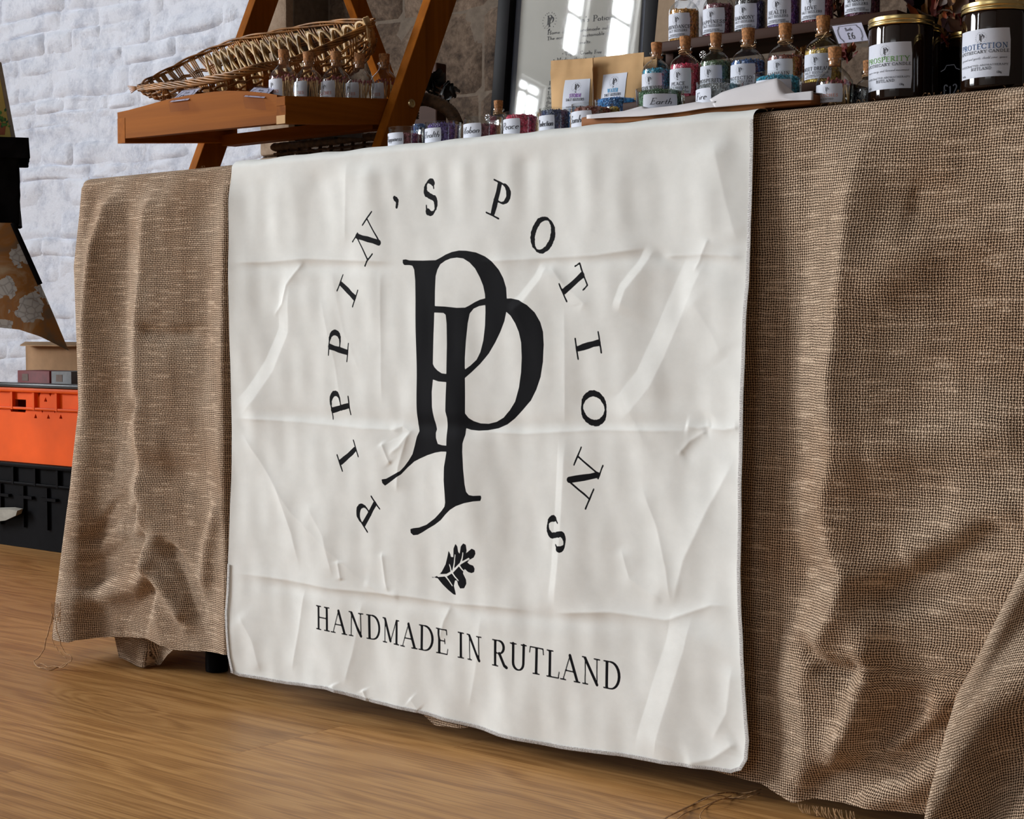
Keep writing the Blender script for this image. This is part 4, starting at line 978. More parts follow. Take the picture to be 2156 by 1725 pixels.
def bottle(px, Y, base, col, word, label, group, seed, H=None, small=None, charm=None, az=LAZ, lvl=None, sp=None, lab=(.30, 1.80), zw=.33):
    """corked glass bottle of salts: px = (left, right, cork top or None)"""
    xl, xr, yt = px
    if yt is None: x, r, _ = fit(xl, xr, 50, Y); H = H or 4.1 * r
    else:
        x, r, zt = fit(xl, xr, yt, Y); H = zt - base
    k = H / r; b = k - 2.05    # straight part grows or shrinks, shoulder and neck keep their shape
    t = empty('salt_bottle', (x, Y, base), label, 'bottle', group)
    prof = [(.80, .02), (.97, .05), (1, .14), (1, b), (.98, b + .18), (.88, b + .42), (.66, b + .66), (.44, b + .80), (.37, b + .92), (.36, b + 1.2), (.47, b + 1.24), (.47, b + 1.36), (.36, b + 1.38)]
    m = MB(); m.lathe([(a * r, c * r) for a, c in prof], n=40, cap1=False); m.build('glass', M['glass'], t, False, True)
    salts(t, r, .06 * r, (lvl if lvl else b + .1) * r, col, seed, mound=.0025)
    m = MB(); m.lathe([(.31 * r, (b + 1.1) * r), (.345 * r, (b + 1.38) * r), (.39 * r, k * r - .0006), (.37 * r, k * r)], n=22); m.build('cork', M['cork'], t, False, True)
    twine(t, .38 * r, (b + 1.02) * r, seed, 2, seed % 2 == 0)
    z0, z1 = lab[0] * r * b / 2.05, min(lab[1] * r * b / 2.05 + .1 * r, b * r * .98)
    L = [(word, .135, zw, min(.97, .115 * len(word)) if len(word) < 9 else 1.02, 'ink', 'c'), ('SALT SIZZLERS', .085, zw - .13, .80, 'ink', 'thin'), ('HANDMADE SCENTED', .05, .11, .62, 'ink', 'thin'), ('HIMALAYAN SALT CRYSTALS', .05, .045, .84, 'ink', 'thin')]
    curved_label(t, r, az, math.radians(53), z0, z1, L, (0., .74, .17))
    if charm == 'flake':
        m = MB(); c = Vector((-.0, -.0, 0)); cx_, cz_ = -.95 * r, (b + .62) * r
        for q in range(6):
            a = q * math.pi / 3; m.tube([(cx_ * .5, -.75 * r, cz_), (cx_ * .5 + math.cos(a) * .0045, -.75 * r - .001, cz_ + math.sin(a) * .0045)], .0007, 5)
            for s_ in (-1, 1): m.tube([(cx_ * .5 + math.cos(a) * .003, -.75 * r - .0005, cz_ + math.sin(a) * .003), (cx_ * .5 + math.cos(a + s_ * .35) * .0048, -.75 * r - .001, cz_ + math.sin(a + s_ * .35) * .0048)], .0005, 4)
        m.build('charm', M['silver'], t, False, 'all')['label'] = 'silver snowflake charm'
    if charm == 'chain':
        m = MB(); s_ = 1 if seed % 2 else -1
        for q in range(11):
            f_ = q / 10; a = math.radians(-50 + s_ * 62 * f_); rr = (.5 + .55 * f_) * r; m.lathe([(.0001, -.0006), (.0007, 0), (.0001, .0006)], (rr * math.cos(a), rr * math.sin(a), (b + .95 - .75 * f_) * r), 6)
        m.build('bead_chain', M['brass'], t, False, 'all')
    return t
def match_bottle(x, y, base, r, H, label, group, seed, az=LAZ, word='MATCHES'):
    k = H / r; b = k - 2.05
    t = empty('match_bottle', (x, y, base), label, 'bottle', group)
    prof = [(.80, .02), (.97, .05), (1, .14), (1, b), (.97, b + .20), (.84, b + .48), (.62, b + .72), (.44, b + .90), (.36, b + 1.05), (.35, b + 1.3), (.46, b + 1.34), (.46, b + 1.44), (.35, b + 1.46)]
    m = MB(); m.lathe([(a * r, c * r) for a, c in prof], n=40, cap1=False); m.build('glass', M['glass'], t, False, True)
    m = MB(); m.lathe([(.30 * r, (b + 1.05) * r), (.34 * r, (b + 1.46) * r), (.38 * r, k * r - .0006), (.36 * r, k * r)], n=22); m.build('cork', M['cork'], t, False, True)
    rg = random.Random(seed)
    for q in range(22):
        a = rg.uniform(0, 6.283); q0 = math.sqrt(rg.random()) * .80 * r; a2 = a + rg.uniform(-.5, .5); q1 = min(.84 * r, max(.1 * r, q0 + rg.uniform(-.3, .3) * r)); hz_ = r * (b + rg.uniform(-.05, .22))
        p0 = Vector((q0 * math.cos(a), q0 * math.sin(a), .07 * r)); p1 = Vector((q1 * math.cos(a2), q1 * math.sin(a2), hz_))
        m = MB(); m.tube([p0, p1], .00085, 4); s_ = m.build('match', M['match_stick'], t)
        d = (p1 - p0).normalized(); m = MB(); m.tube([p1 - d * .0008, p1, p1 + d * .0016, p1 + d * .0032, p1 + d * .0038], [.0009, .0014, .0017, .0013, .0005], 6); m.build('match_head', M['match_head'], s_, False, 'all')
    curved_label(t, r, az, math.radians(50), .12 * r, b * r * .98, [(word, .15, .30, .72, 'ink_orange', 'c'), ('SCENTED', .08, .14, .45, 'ink', 'thin')], (0, .70, .19))
    return t
def cup(px, Y, base, col, word, label, group, seed, az=math.radians(-97), lvl=.66, tape=True, half=42, th=.5, wordw=.86):
    xl, xr, yt = px; x, r, zt = fit(xl, xr, yt, Y); H = zt - base
    t = empty('salt_cup', (x, Y, base), label, 'glass cup', group)
    m = MB(); m.lathe([(r * .86, 0), (r * .92, .001), (r * .995, H - .001), (r, H), (r * .975, H), (r * .965, H - .001), (r * .885, .003), (r * .5, .0032)], n=44, cap1=True); m.build('glass', M['glass'], t, False, True)
    salts(t, r * .90, .0035, H * lvl, col, seed, 170, .0021, .0020)
    if word is not None:
        curved_label(t, r * 1.003, az, math.radians(half), H * .06, H * .70, [(word, .42 * th / .5, .34, wordw, 'ink', 'script')] if word else [])
    return t

# ------------------------------------------------------------ wooden board, shelf steps
BZ = NT_ + .0005
t = empty('wooden_board', (.33, .06, BZ), 'flat brown wooden board under the paper sheets and the green cup', 'board')
m = MB(); m.box((.188, .0065, BZ), (.492, .082, BZ + .011), .0015); m.build('plank', M['board'], t, True, True)
m = MB(); m.box((.200, .084, BZ), (.492, .088, BZ + .009), .001); m.build('batten', M['dark_wood'], t, True, True)
sh = empty('shelf_steps', (.33, .2, BZ), 'dark brown wooden step shelf holding the two rows of salt bottles', 'shelf')
m = MB(); m.box((.185, .094, .785), (.475, .185, .796), .0015); m.build('lower_step', M['dark_wood'], sh, True, True)
m = MB(); m.box((.172, .19, .871), (.50, .285, .884), .0015); m.build('upper_step', M['dark_wood'], sh, True, True)
for x in (.19, .455):
    m = MB(); m.box((x, .10, BZ), (x + .012, .18, .785), .001); m.build('side', M['dark_wood'], sh, True, True)
for x in (.176, .475):
    m = MB(); m.box((x, .20, BZ), (x + .012, .28, .871), .001); m.build('side', M['dark_wood'], sh, True, True)

g1 = 'salt bottles in the front row'; g2 = 'salt bottles on the upper step'
FB = .7962
bottle((1352, 1413, 90), .125, FB, 'teal', 'OCEAN WAVES', 'corked bottle of bright turquoise salt at the left end of the front row', g1, 2, charm='chain')
bottle((1411, 1475, 77), .125, FB, 'pink', 'PEACE', 'corked bottle of bright pink red salt labelled PEACE', g1, 3, charm='chain')
bottle((1475, 1540, 70), .125, FB, 'sage', 'PROSPERITY', 'corked bottle of dull green salt with a silver snowflake charm', g1, 5, charm='flake')
bottle((1539, 1612, 60), .125, FB, 'blue', 'PROTECTION', 'corked bottle of deep blue salt with twine tail, labelled PROTECTION', g1, 6)
bottle((1617, 1690, 50), .125, FB, 'rust', 'SAMHAIN', 'corked bottle of rusty red brown salt labelled SAMHAIN', g1, 7, charm='chain')
bottle((1695, 1772, 34), .125, FB, 'yellow', 'SWEET DREAMS', 'corked bottle of yellow salt labelled SWEET DREAMS', g1, 8, charm='chain')
UB = .8845
bottle((1408, 1472, None), .228, UB, 'gold', 'ABUNDANCE', 'bottle of golden salt at the left end of the upper step', g2, 11, zw=.38)
bottle((1480, 1545, None), .228, UB, 'maroon', 'HAPPINESS', 'bottle of dark red salt labelled HAPPINESS on the upper step', g2, 12, zw=.38)
bottle((1547, 1612, None), .228, UB, 'black', 'HARMONY', 'bottle of blackish green salt labelled HARMONY on the upper step', g2, 13, zw=.38)
bottle((1616, 1684, None), .228, UB, 'purple', 'HEALTH', 'bottle of purple salt labelled HEALTH on the upper step', g2, 14, zw=.38)
bottle((1687, 1754, None), .228, UB, 'red', 'LOVE', 'bottle of crimson salt labelled LOVE on the upper step', g2, 15, zw=.38)
bottle((1778, 1852, None), .228, UB, 'wine', 'MABON', 'bottle of dark plum salt labelled MABON at the right of the upper step', g2, 16, zw=.38)
x, r, zt = fit(1719, 1797, 100, .045); match_bottle(x, .045, BZ, r, zt - BZ, 'squat corked bottle of matches in front of the yellow salt bottle', None, 21)

# cups of salts along the front edge
g3 = 'salt cups along the table edge'
cup((817, 893, 270), .042, BZ, 'red', 'Happiness', 'glass cup of dark red salt labelled Happiness, beside the stand leg', g3, 31)
cup((895, 972, 259), .045, BZ, 'purple', 'Health', 'glass cup of violet salt labelled Health', g3, 32, lvl=.9)
cup((976, 1059, 249), .045, BZ, 'maroon', 'Mabon', 'glass cup of plum red salt labelled Mabon', g3, 33)
cup((1060, 1136, 238), .045, BZ, 'pink', 'Peace', 'glass cup of bright pink salt labelled Peace', g3, 34, lvl=.85)
cup((1135, 1204, 230), .050, BZ, 'navy', 'Protection', 'glass cup of dark blue salt labelled Protection', g3, 35, lvl=.9)
cup((1203, 1292, 221), .055, BZ, 'rust', 'Samhain', 'glass cup of brick red salt labelled Samhain, half behind the paper', g3, 36, lvl=.85)
cup((1338, 1441, 189), .046, BZ + .0112, 'green', 'Earth', 'glass cup of green salt labelled Earth on the wooden board', 'salt cups on the board', 37, lvl=.90, az=math.radians(-55), half=43, wordw=.62, th=.46)
cup((1466, 1566, 174), .050, BZ + .0112, 'grey', 'Fire', 'glass cup of silvery grey salt on the wooden board', 'salt cups on the board', 38, lvl=.86, az=math.radians(-113), half=34, wordw=.6)
cup((1586, 1690, 156), .052, BZ + .0112, 'teal', '', 'glass cup of turquoise salt behind the raised paper corner', 'salt cups on the board', 39, lvl=.86, az=math.radians(-74), half=46)
cup((1252, 1345, 211), .120, BZ, 'brightblue', None, 'low cup of bright blue salt in front of the kraft pouches', None, 40, lvl=1.0)
cup((868, 902, 262), .10, BZ, 'blue', None, 'small cup of blue salt behind the violet one', None, 41, lvl=.95)
cup((1278, 1306, 227), .075, BZ, 'yellow', None, 'small cup of yellow salt behind the paper', None, 42, lvl=.95)
cup((1418, 1442, 200), .080, BZ + .0005, 'yellow', None, 'narrow cup of amber salt behind the green cup', None, 44, lvl=.9)
bottle((1024, 1075, 212), .12, BZ, 'grey', 'LOVE', 'small corked bottle with twine behind the plum and pink cups', None, 43, charm='flake')
# dark round bottle between match bottle and candle
bottle((1797, 1862, 128), .13, BZ, 'black', 'HARMONY', 'dark round glass bottle partly hidden behind the candle jar', None, 44, az=math.radians(60))

# torn paper lying on the board
def paper(up, lo, Y0, Y1, label):
    up = np.array(up, float); lo = np.array(lo, float); n = 40
    tt = np.linspace(0, 1, n); pu = np.stack([np.interp(tt, np.linspace(0, 1, len(up)), up[:, k]) for k in (0, 1)], 1); pl = np.stack([np.interp(tt, np.linspace(0, 1, len(lo)), lo[:, k]) for k in (0, 1)], 1)
    rows = []
    for j in range(9):
        q = j / 8; yb = Y0 + (Y1 - Y0) * q ** 2
        rows.append([(lambda a: np.array([a[0], a[1], max(a[2], BZ + .0125) if yb > .002 else a[2]]))(atY(*(pl[i] * (1 - q) + pu[i] * q), yb)) for i in range(n)])
    for j in range(1, 7):      # and back down towards the shelf
        q = j / 6; rows.append([np.array([p[0] + .012 * q, p[1] + .03 * q, max(BZ + .0125, p[2] - (p[2] - BZ - .0125) * min(1, q * 1.4) ** 1.5)]) for p in rows[8]])
    m = MB(); m.grid(rows); o = m.build('paper_sheet', M['paper'], None, False, 'all')
    c = Vector([float(v) for v in rows[0][n // 2]]); 
    for v in o.data.vertices: v.co -= c
    o.location = c; tag(o, label, 'paper')
    md = o.modifiers.new('thickness', 'SOLIDIFY'); md.thickness = .0003
paper([(1235, 247), (1290, 240), (1352, 223), (1358, 229), (1402, 226), (1440, 219), (1468, 214), (1507, 224)], [(1235, 250), (1290, 247), (1350, 245), (1400, 240), (1440, 235), (1470, 230), (1490, 227), (1507, 225)], .0, .012, 'torn white paper strip curling over the left part of the board')
paper([(1494, 209), (1520, 194), (1548, 185), (1600, 173), (1637, 164), (1656, 194), (1675, 209), (1712, 209)], [(1505, 226), (1530, 224), (1560, 221), (1600, 218), (1637, 214), (1660, 212), (1680, 211), (1712, 210)], .0, .014, 'white paper sheet with a raised corner on the right part of the board')

# kraft pouches
def pouch(px, Y, word, ink, label, prt=True, lc=(.66, .29, .38, .76)):
    tl, tr_, bl, br = [atY(*p, Y) for p in px]; bl[2] = br[2] = BZ
    t = empty('kraft_pouch', ((bl[0] + br[0]) / 2, Y, BZ), label, 'pouch', 'kraft pouches leaning before the framed sign')
    nu, nv = 18, 22; rows = []; back = []
    for j in range(nv + 1):
        v = j / nv; r_ = []; b_ = []
        for i in range(nu + 1):
            u = i / nu; p = (np.array(bl) * (1 - u) + np.array(br) * u) * (1 - v) + (np.array(tl) * (1 - u) + np.array(tr_) * u) * v
            bul = .011 * math.sin(math.pi * u) ** .7 * max(0, 1 - (v / .80) ** 3 if v < .80 else 0) + .0012 * math.exp(-((v - .86) / .010) ** 2) + .0012 * math.exp(-((v - .83) / .010) ** 2) + .001 * noise.noise(Vector((u * 5, v * 4, Y * 50)))
            r_.append(p + np.array([0, -bul - .0006, 0])); b_.append(p + np.array([0, .0006 + max(0, bul) * .35, 0]))
        rows.append(r_); back.append(b_)
    m = MB(); m.grid(rows); m.grid([r[::-1] for r in back]); m.grid([rows[-1], back[-1]]); m.grid([[r[0] for r in back], [r[0] for r in rows]]); m.grid([[r[-1] for r in rows], [r[-1] for r in back]])
    m.build('bag', M['kraft'], t, True, True)
    if not prt: return
    def fn(x, y, lift=.0008):     # 0..1 label coordinates over the bag front
        u = min(max(lc[0] + x * lc[1], 0), 1); v = lc[2] + y * (lc[3] - lc[2]); fi, fj = u * nu, v * nv; i, j = min(int(fi), nu - 1), min(int(fj), nv - 1); a, b = fi - i, fj - j
        p = (rows[j][i] * (1 - a) + rows[j][i + 1] * a) * (1 - b) + (rows[j + 1][i] * (1 - a) + rows[j + 1][i + 1] * a) * b
        return p + np.array([0, -lift, 0])
    m = MB(); m.grid([[fn(-1 + i / 5, j / 10, .0005) for i in range(11)] for j in range(11)]); lb = m.build('label', M['label'], t, True, 'all')
    a = np.linalg.norm(rows[0][-1] - rows[0][0]) * lc[1]; b = (tl[2] - bl[2]) * (lc[3] - lc[2])
    f2 = lambda x, y: fn(x / a, y / b)
    mk = MB(); emblem(mk, 0, b * .76, b * .15, f2); strokes_mesh(mk, text('SALT SIZZLERS', b * .075, cx=0, y=b * .33, width=a * 1.4, st=.09, hr=.06), f2)
    strokes_mesh(mk, text('HANDMADE SCENTED', b * .04, cx=0, y=b * .12, width=a * 1.3, st=.09, hr=.06), f2); strokes_mesh(mk, text('HIMALAYAN SALT CRYSTALS', b * .04, cx=0, y=b * .05, width=a * 1.75, st=.09, hr=.06), f2)
    mk.build('print', M['ink'], lb, True)
    mk = MB(); strokes_mesh(mk, text(word, b * .11, cx=0, y=b * .44, width=a * .9, st=.1, hr=.05), f2); o = mk.build('print', M[ink], lb, True); o['label'] = 'coloured lettering'
pouch([(1160, 128), (1249, 122), (1163, 236), (1246, 230)], .150, 'STORM', 'ink_purple', 'kraft paper pouch with white label reading STORM')
pouch([(1249, 122), (1356, 110), (1250, 230), (1352, 220)], .162, 'WATER', 'ink_cyan', 'kraft paper pouch with white label reading WATER', lc=(.46, .24, .40, .79))
pouch([(1322, 124), (1384, 118), (1326, 226), (1384, 220)], .185, '', 'ink', 'kraft pouch behind the WATER one, only its right edge showing', False)

# ------------------------------------------------------------ candle jars
def jar(x, y, r, ztop, label, group, word=None, ink='ink_green', sub='', az=math.radians(-93), base=BZ):
    H = ztop - base; t = empty('candle_jar', (x, y, base), label, 'candle jar', group)
    lidh = .30 * r * .9; hb = H - lidh
    m = MB(); m.lathe([(r * .90, 0), (r * .965, .002), (r * .975, .005), (r * .975, hb - .004), (r * .95, hb - .001), (r * .93, hb + .004)], n=56); m.build('jar_glass', M['amber'], t, False, True)
    m = MB(); n = 150; prof = [(.985, hb), (1.0, hb + .0008), (1.0, hb + lidh * .22), (.975, hb + lidh * .34), (.975, hb + lidh * .44), (1.0, hb + lidh * .54), (.99, hb + lidh * .72), (.995, hb + lidh * .78), (.985, hb + lidh * .96), (.955, hb + lidh), (.91, hb + lidh - .0006), (.0001, hb + lidh - .0006)]
    vs = []
    for j, (a, z) in enumerate(prof):
        for k in range(n):
            kn = .992 if (j in (7, 8) and k % 2) else 1; an = 2 * math.pi * k / n; vs.append((r * a * kn * math.cos(an), r * a * kn * math.sin(an), z))
    m.add(vs, [(j * n + k, j * n + (k + 1) % n, (j + 1) * n + (k + 1) % n, (j + 1) * n + k) for j in range(len(prof) - 1) for k in range(n)]); m.build('lid', M['gold_lid'], t, False, True)
    if word:
        L = [(word, .105, .59, .92, ink, 'c'), ('APOTHECARY CANDLE', .058, .50, .96, 'ink', 'thin'), (sub, .05, .375, .88, 'ink', 'script'), ('HANDCRAFTED AROMATHERAPY', .034, .23, .93, 'ink', 'thin'), ('RUTLAND', .055, .15, .38, 'ink', 'thin')]
        lb = curved_label(t, r * .975, az, math.radians(49), .14 * H, .68 * H, L, (0, .82, .115))
        w = r * .975 * math.radians(49); fn = cyl_fn(r * .975, az, .0006); mk = MB()
        strokes_mesh(mk, text('130g', .0022, x0=w * .55, y=.14 * H + .035 * H, st=.09, hr=.06), fn); strokes_mesh(mk, text('30-35h', .0018, x0=-w * .85, y=.14 * H + .022 * H, st=.09, hr=.06), fn); mk.build('print', M['ink'], lb)
    return t
g4 = 'amber candle jars with gold lids'
x, r, zt = fit(1829, 1966, 42, .075); jar(x, .075, r, zt, 'dark amber candle jar with gold lid and green PROSPERITY lettering', g4, 'PROSPERITY', 'ink_green', 'inspire energy and forward movement')
x, r, zt = fit(2026, 2172, 12, .062); jar(x, .062, r, zt, 'dark amber candle jar with gold lid and blue PROTECTION lettering, rightmost', g4, 'PROTECTION', 'ink_blue', 'ground and gently shield your space')
x, r, zt = fit(1866, 1981, 58, .165); jar(x, .165, r, zt, 'amber candle jar with gold lid hidden behind the PROSPERITY jar', g4)
x, r, zt = fit(1998, 2100, 72, .205); jar(x, .205, r, zt, 'shorter amber candle jar with gold lid behind the smoky price holder', g4)

# price holders
def tag_text(fn, w, h, big, small, mb):
    strokes_mesh(mb, text(big, h * .34, cx=0, y=h * .18, st=.075, hr=.06), fn); strokes_mesh(mb, text(small, h * .17, cx=0, y=h * .64, st=.07, hr=.05), fn)
    for s in (-1, 1):
        for k in (0, .05): 
            strokes_mesh(mb, [[(s * w * (.58 + k), h * .02, h * .010), (s * w * (.60 + k), h * .14, h * .010), (s * w * (.72 + k), h * .26, h * .010), (s * w * (.76 + k), h * .5, h * .010), (s * w * (.72 + k), h * .72, h * .010), (s * w * (.60 + k), h * .82, h * .010), (s * w * (.58 + k), h * .92, h * .010)]], fn)
    strokes_mesh(mb, [[(-w * .6, h * .92, h * .010), (w * .6, h * .92, h * .010)]], fn)
def price_card(P, label, big, small, name='price_holder', group=None, lip=None):
    """P: four corners lower-left, lower-right, upper-right, upper-left of the card plane"""
    P = [np.array(p, float) for p in P]; c = (P[0] + P[1]) / 2
    t = empty(name, c, label, 'price tag', group)
    u = P[1] - P[0]; v = P[3] - P[0]; n = np.cross(u, v); n /= np.linalg.norm(n)
    if n @ (C - c) < 0: n = -n
    W_, H_ = np.linalg.norm(u) / 2, np.linalg.norm(v)
    def fn(x, y, lift): return c + u * (x / (2 * W_)) + v * (y / H_) + (P[2] - P[1] - v) * 0 + n * lift
    m = MB(); a = [fn(-W_, 0, 0), fn(W_, 0, 0), fn(W_, H_, 0), fn(-W_, H_, 0)]; m.hexa([p for p in a] + [p - n * .0004 for p in a]); cd = m.build('card', M['label'], t, True)
    mk = MB(); tag_text(lambda x, y: fn(x, y, .0003), W_, H_, big, small, mk); mk.build('print', M['ink'], cd, True)
    m = MB(); a = [fn(-W_ * 1.06, -H_ * .05, .0009), fn(W_ * 1.06, -H_ * .05, .0009), fn(W_ * 1.06, H_ * 1.05, .0009), fn(-W_ * 1.06, H_ * 1.05, .0009)]; m.hexa([p for p in a] + [p + n * .0007 for p in a])
    if lip is not None:
        lp = np.array(lip, float); b0, b1 = a[0], a[1]; m.hexa([b0, b1, b1 + lp, b0 + lp] + [p + n * .0008 for p in (b0, b1, b1 + lp, b0 + lp)])
    m.build('clear_holder', M['acrylic'], t, True)
    return t
Yt = .112
price_card([atY(1766, 92, Yt), atY(1828, 85, Yt), atY(1822, 46, Yt), atY(1752, 55, Yt)], 'clear price holder with white card reading Bottle £6', '£6', 'Bottle')
m = MB(); a = [atY(1981, 180, .145), atY(2021, 176, .145), atY(2018, 98, .145), atY(1981, 100, .145)]
t = empty('price_holder', (a[0] + a[1]) / 2 * np.array([1, 1, 0]) + np.array([0, 0, BZ]), 'smoky clear price holder standing between the two big candle jars', 'price tag')
a[0][2] = a[1][2] = BZ + .001
m.hexa(a + [p + np.array([0, .003, 0]) for p in a]); m.build('smoky_holder', M['acrylic_dark'], t, True)
m = MB(); b = [p + np.array([0, -.0006, 0]) for p in a]; w_ = (a[1][0] - a[0][0]) / 2; cx_ = (a[0][0] + a[1][0]) / 2
fn_ = lambda x, y: (cx_ + x, a[0][1] - .0006, BZ + .008 + y); strokes_mesh(m, text('£12', .011, cx=0, y=.008, st=.07, hr=.05), fn_); strokes_mesh(m, [[(-w_, .034, .0005), (-w_ * .6, .036, .0005), (-w_ * .4, .040, .0005), (w_ * .4, .040, .0005), (w_ * .6, .036, .0005), (w_, .034, .0005)]], fn_)
m.build('print', M['ink'], t, True)

# ------------------------------------------------------------ framed sign behind the pouches
def build_sign():
    LEAN = math.radians(6); Y0 = .34
    def pl(x, y):   # pixel to the leaning plane's own coordinates
        d = ray(x, y); n = np.array([0, -math.cos(LEAN), math.sin(LEAN)]); o = np.array([0, Y0, BZ]); s = ((o - C) @ n) / (d @ n); p = C + d * s
        return float(p[0]), float((p[2] - BZ) / math.cos(LEAN))
    xa = pl(1040, 235)[0]; xb = pl(1394, 20)[0]
    t = empty('framed_sign', ((xa + xb) / 2, Y0, BZ + .001), 'black framed printed sign behind glass leaning at the back of the table', 'picture frame')
    t.rotation_euler = (-LEAN, 0, 0); ox = (xa + xb) / 2; Hh = .42; fw_ = .024; hw = (xb - xa) / 2
    def B(n, a, b, mat, par=t): m = MB(); m.box(a, b, .001); return m.build(n, mat, par, False, True)
    B('left_rail', (-hw, -.008, 0), (-hw + fw_, .03, Hh), M['black_frame']); B('right_rail', (hw - fw_, -.008, 0), (hw, .03, Hh), M['black_frame'])
    B('bottom_rail', (-hw + fw_, -.008, 0), (hw - fw_, .03, fw_), M['black_frame']); B('top_rail', (-hw + fw_, -.008, Hh - fw_), (hw - fw_, .03, Hh), M['black_frame'])
    grey = simple('grey_mount', sc(104, 110, 130), .6, var=.03)
    B('mount', (-hw + fw_, .006, fw_), (hw - fw_, .009, Hh - fw_), grey)
    sheet = B('printed_sheet', (-hw + fw_ + .012, .0035, fw_ + .006), (hw - fw_ - .014, .0058, Hh - fw_ - .01), simple('sign_paper', sc(186, 180, 172), .7, var=.02, scale=12))
    m = MB(); m.box((-hw + fw_, .0005, fw_), (hw - fw_, .0018, Hh - fw_)); m.build('glass_pane', M['frame_glass'], t)
    mk = MB(); fn = lambda x, y: (x - ox, .0031, y - .001)
    def line(s, pa, pb, h, **k):
        a, b = pl(*pa), pl(*pb); w = b[0] - a[0]; st = text(s, h, x0=0, y=0, width=w, **k)
        strokes_mesh(mk, [[(a[0] + x, a[1] + (b[1] - a[1]) * x / w + y, r) for x, y, r in q] for q in st], fn)
    c = pl(1154, 43); emblem(mk, c[0], c[1], .0125, fn)
    line("Pippin's Potions", (1186, 49), (1294, 39), .0085, st=.07, hr=.03)
    line('Home of our handmade salt sizzlers', (1149, 72), (1318, 56), .0052, st=.075, hr=.045)
    line('The eco friendly, sustainable alternative', (1148, 84), (1320, 67), .0052, st=.075, hr=.045)
    line('to wax melts.', (1186, 96), (1243, 89), .0052, st=.075, hr=.045)
    line('* Vegan * Cruelty Free', (1180, 116), (1264, 111), .0052, st=.075, hr=.045)
    line('* Made with natural ingredients', (1161, 129), (1300, 121), .0052, st=.075, hr=.045)
    for k, (s, y) in enumerate((('Please take care', 178), ('er', 187), ('Light the burner', 199), ('the burner', 209), ('floor', 219), ('Scent', 228))):
        line(s, (1152 - k * 1.5, y), (1152 - k * 1.5 + len(s) * 5.2, y - len(s) * .5), .0052, st=.075, hr=.045)
    mk.build('print', M['ink'], sheet)
build_sign()
# cards standing behind the bottles on the upper step
def card(px, Y, th, mat, name, label, cat, zb):
    P = [atY(*p, Y) for p in px]; P[0][2] = P[1][2] = zb; c = (P[0] + P[1]) / 2; t = empty(name, c, label, cat)
    m = MB(); m.prism(P, (0, th, 0)); m.build('sheet', mat, t, True)
card([(1376, 104), (1420, 100), (1424, -60), (1392, -60)], .262, .012, M['kraft_dark'], 'brown_card', 'brown card standing behind the golden salt bottle', 'card', .8845)
def marble():
    t = NT('marbled_card'); v = t.coord(); n = t.noise(v, 22, 4, .6, 1.2); c = t.ramp(n, [(.44, sc(206, 206, 212)), (.49, sc(150, 152, 164)), (.53, sc(210, 210, 216))]); t.bsdf(c, .5); return t.m
card([(1416, 98), (1486, 90), (1490, -60), (1424, -60)], .255, .003, marble(), 'marbled_card', 'white and grey marbled card between golden and dark red bottles', 'card', .8845)

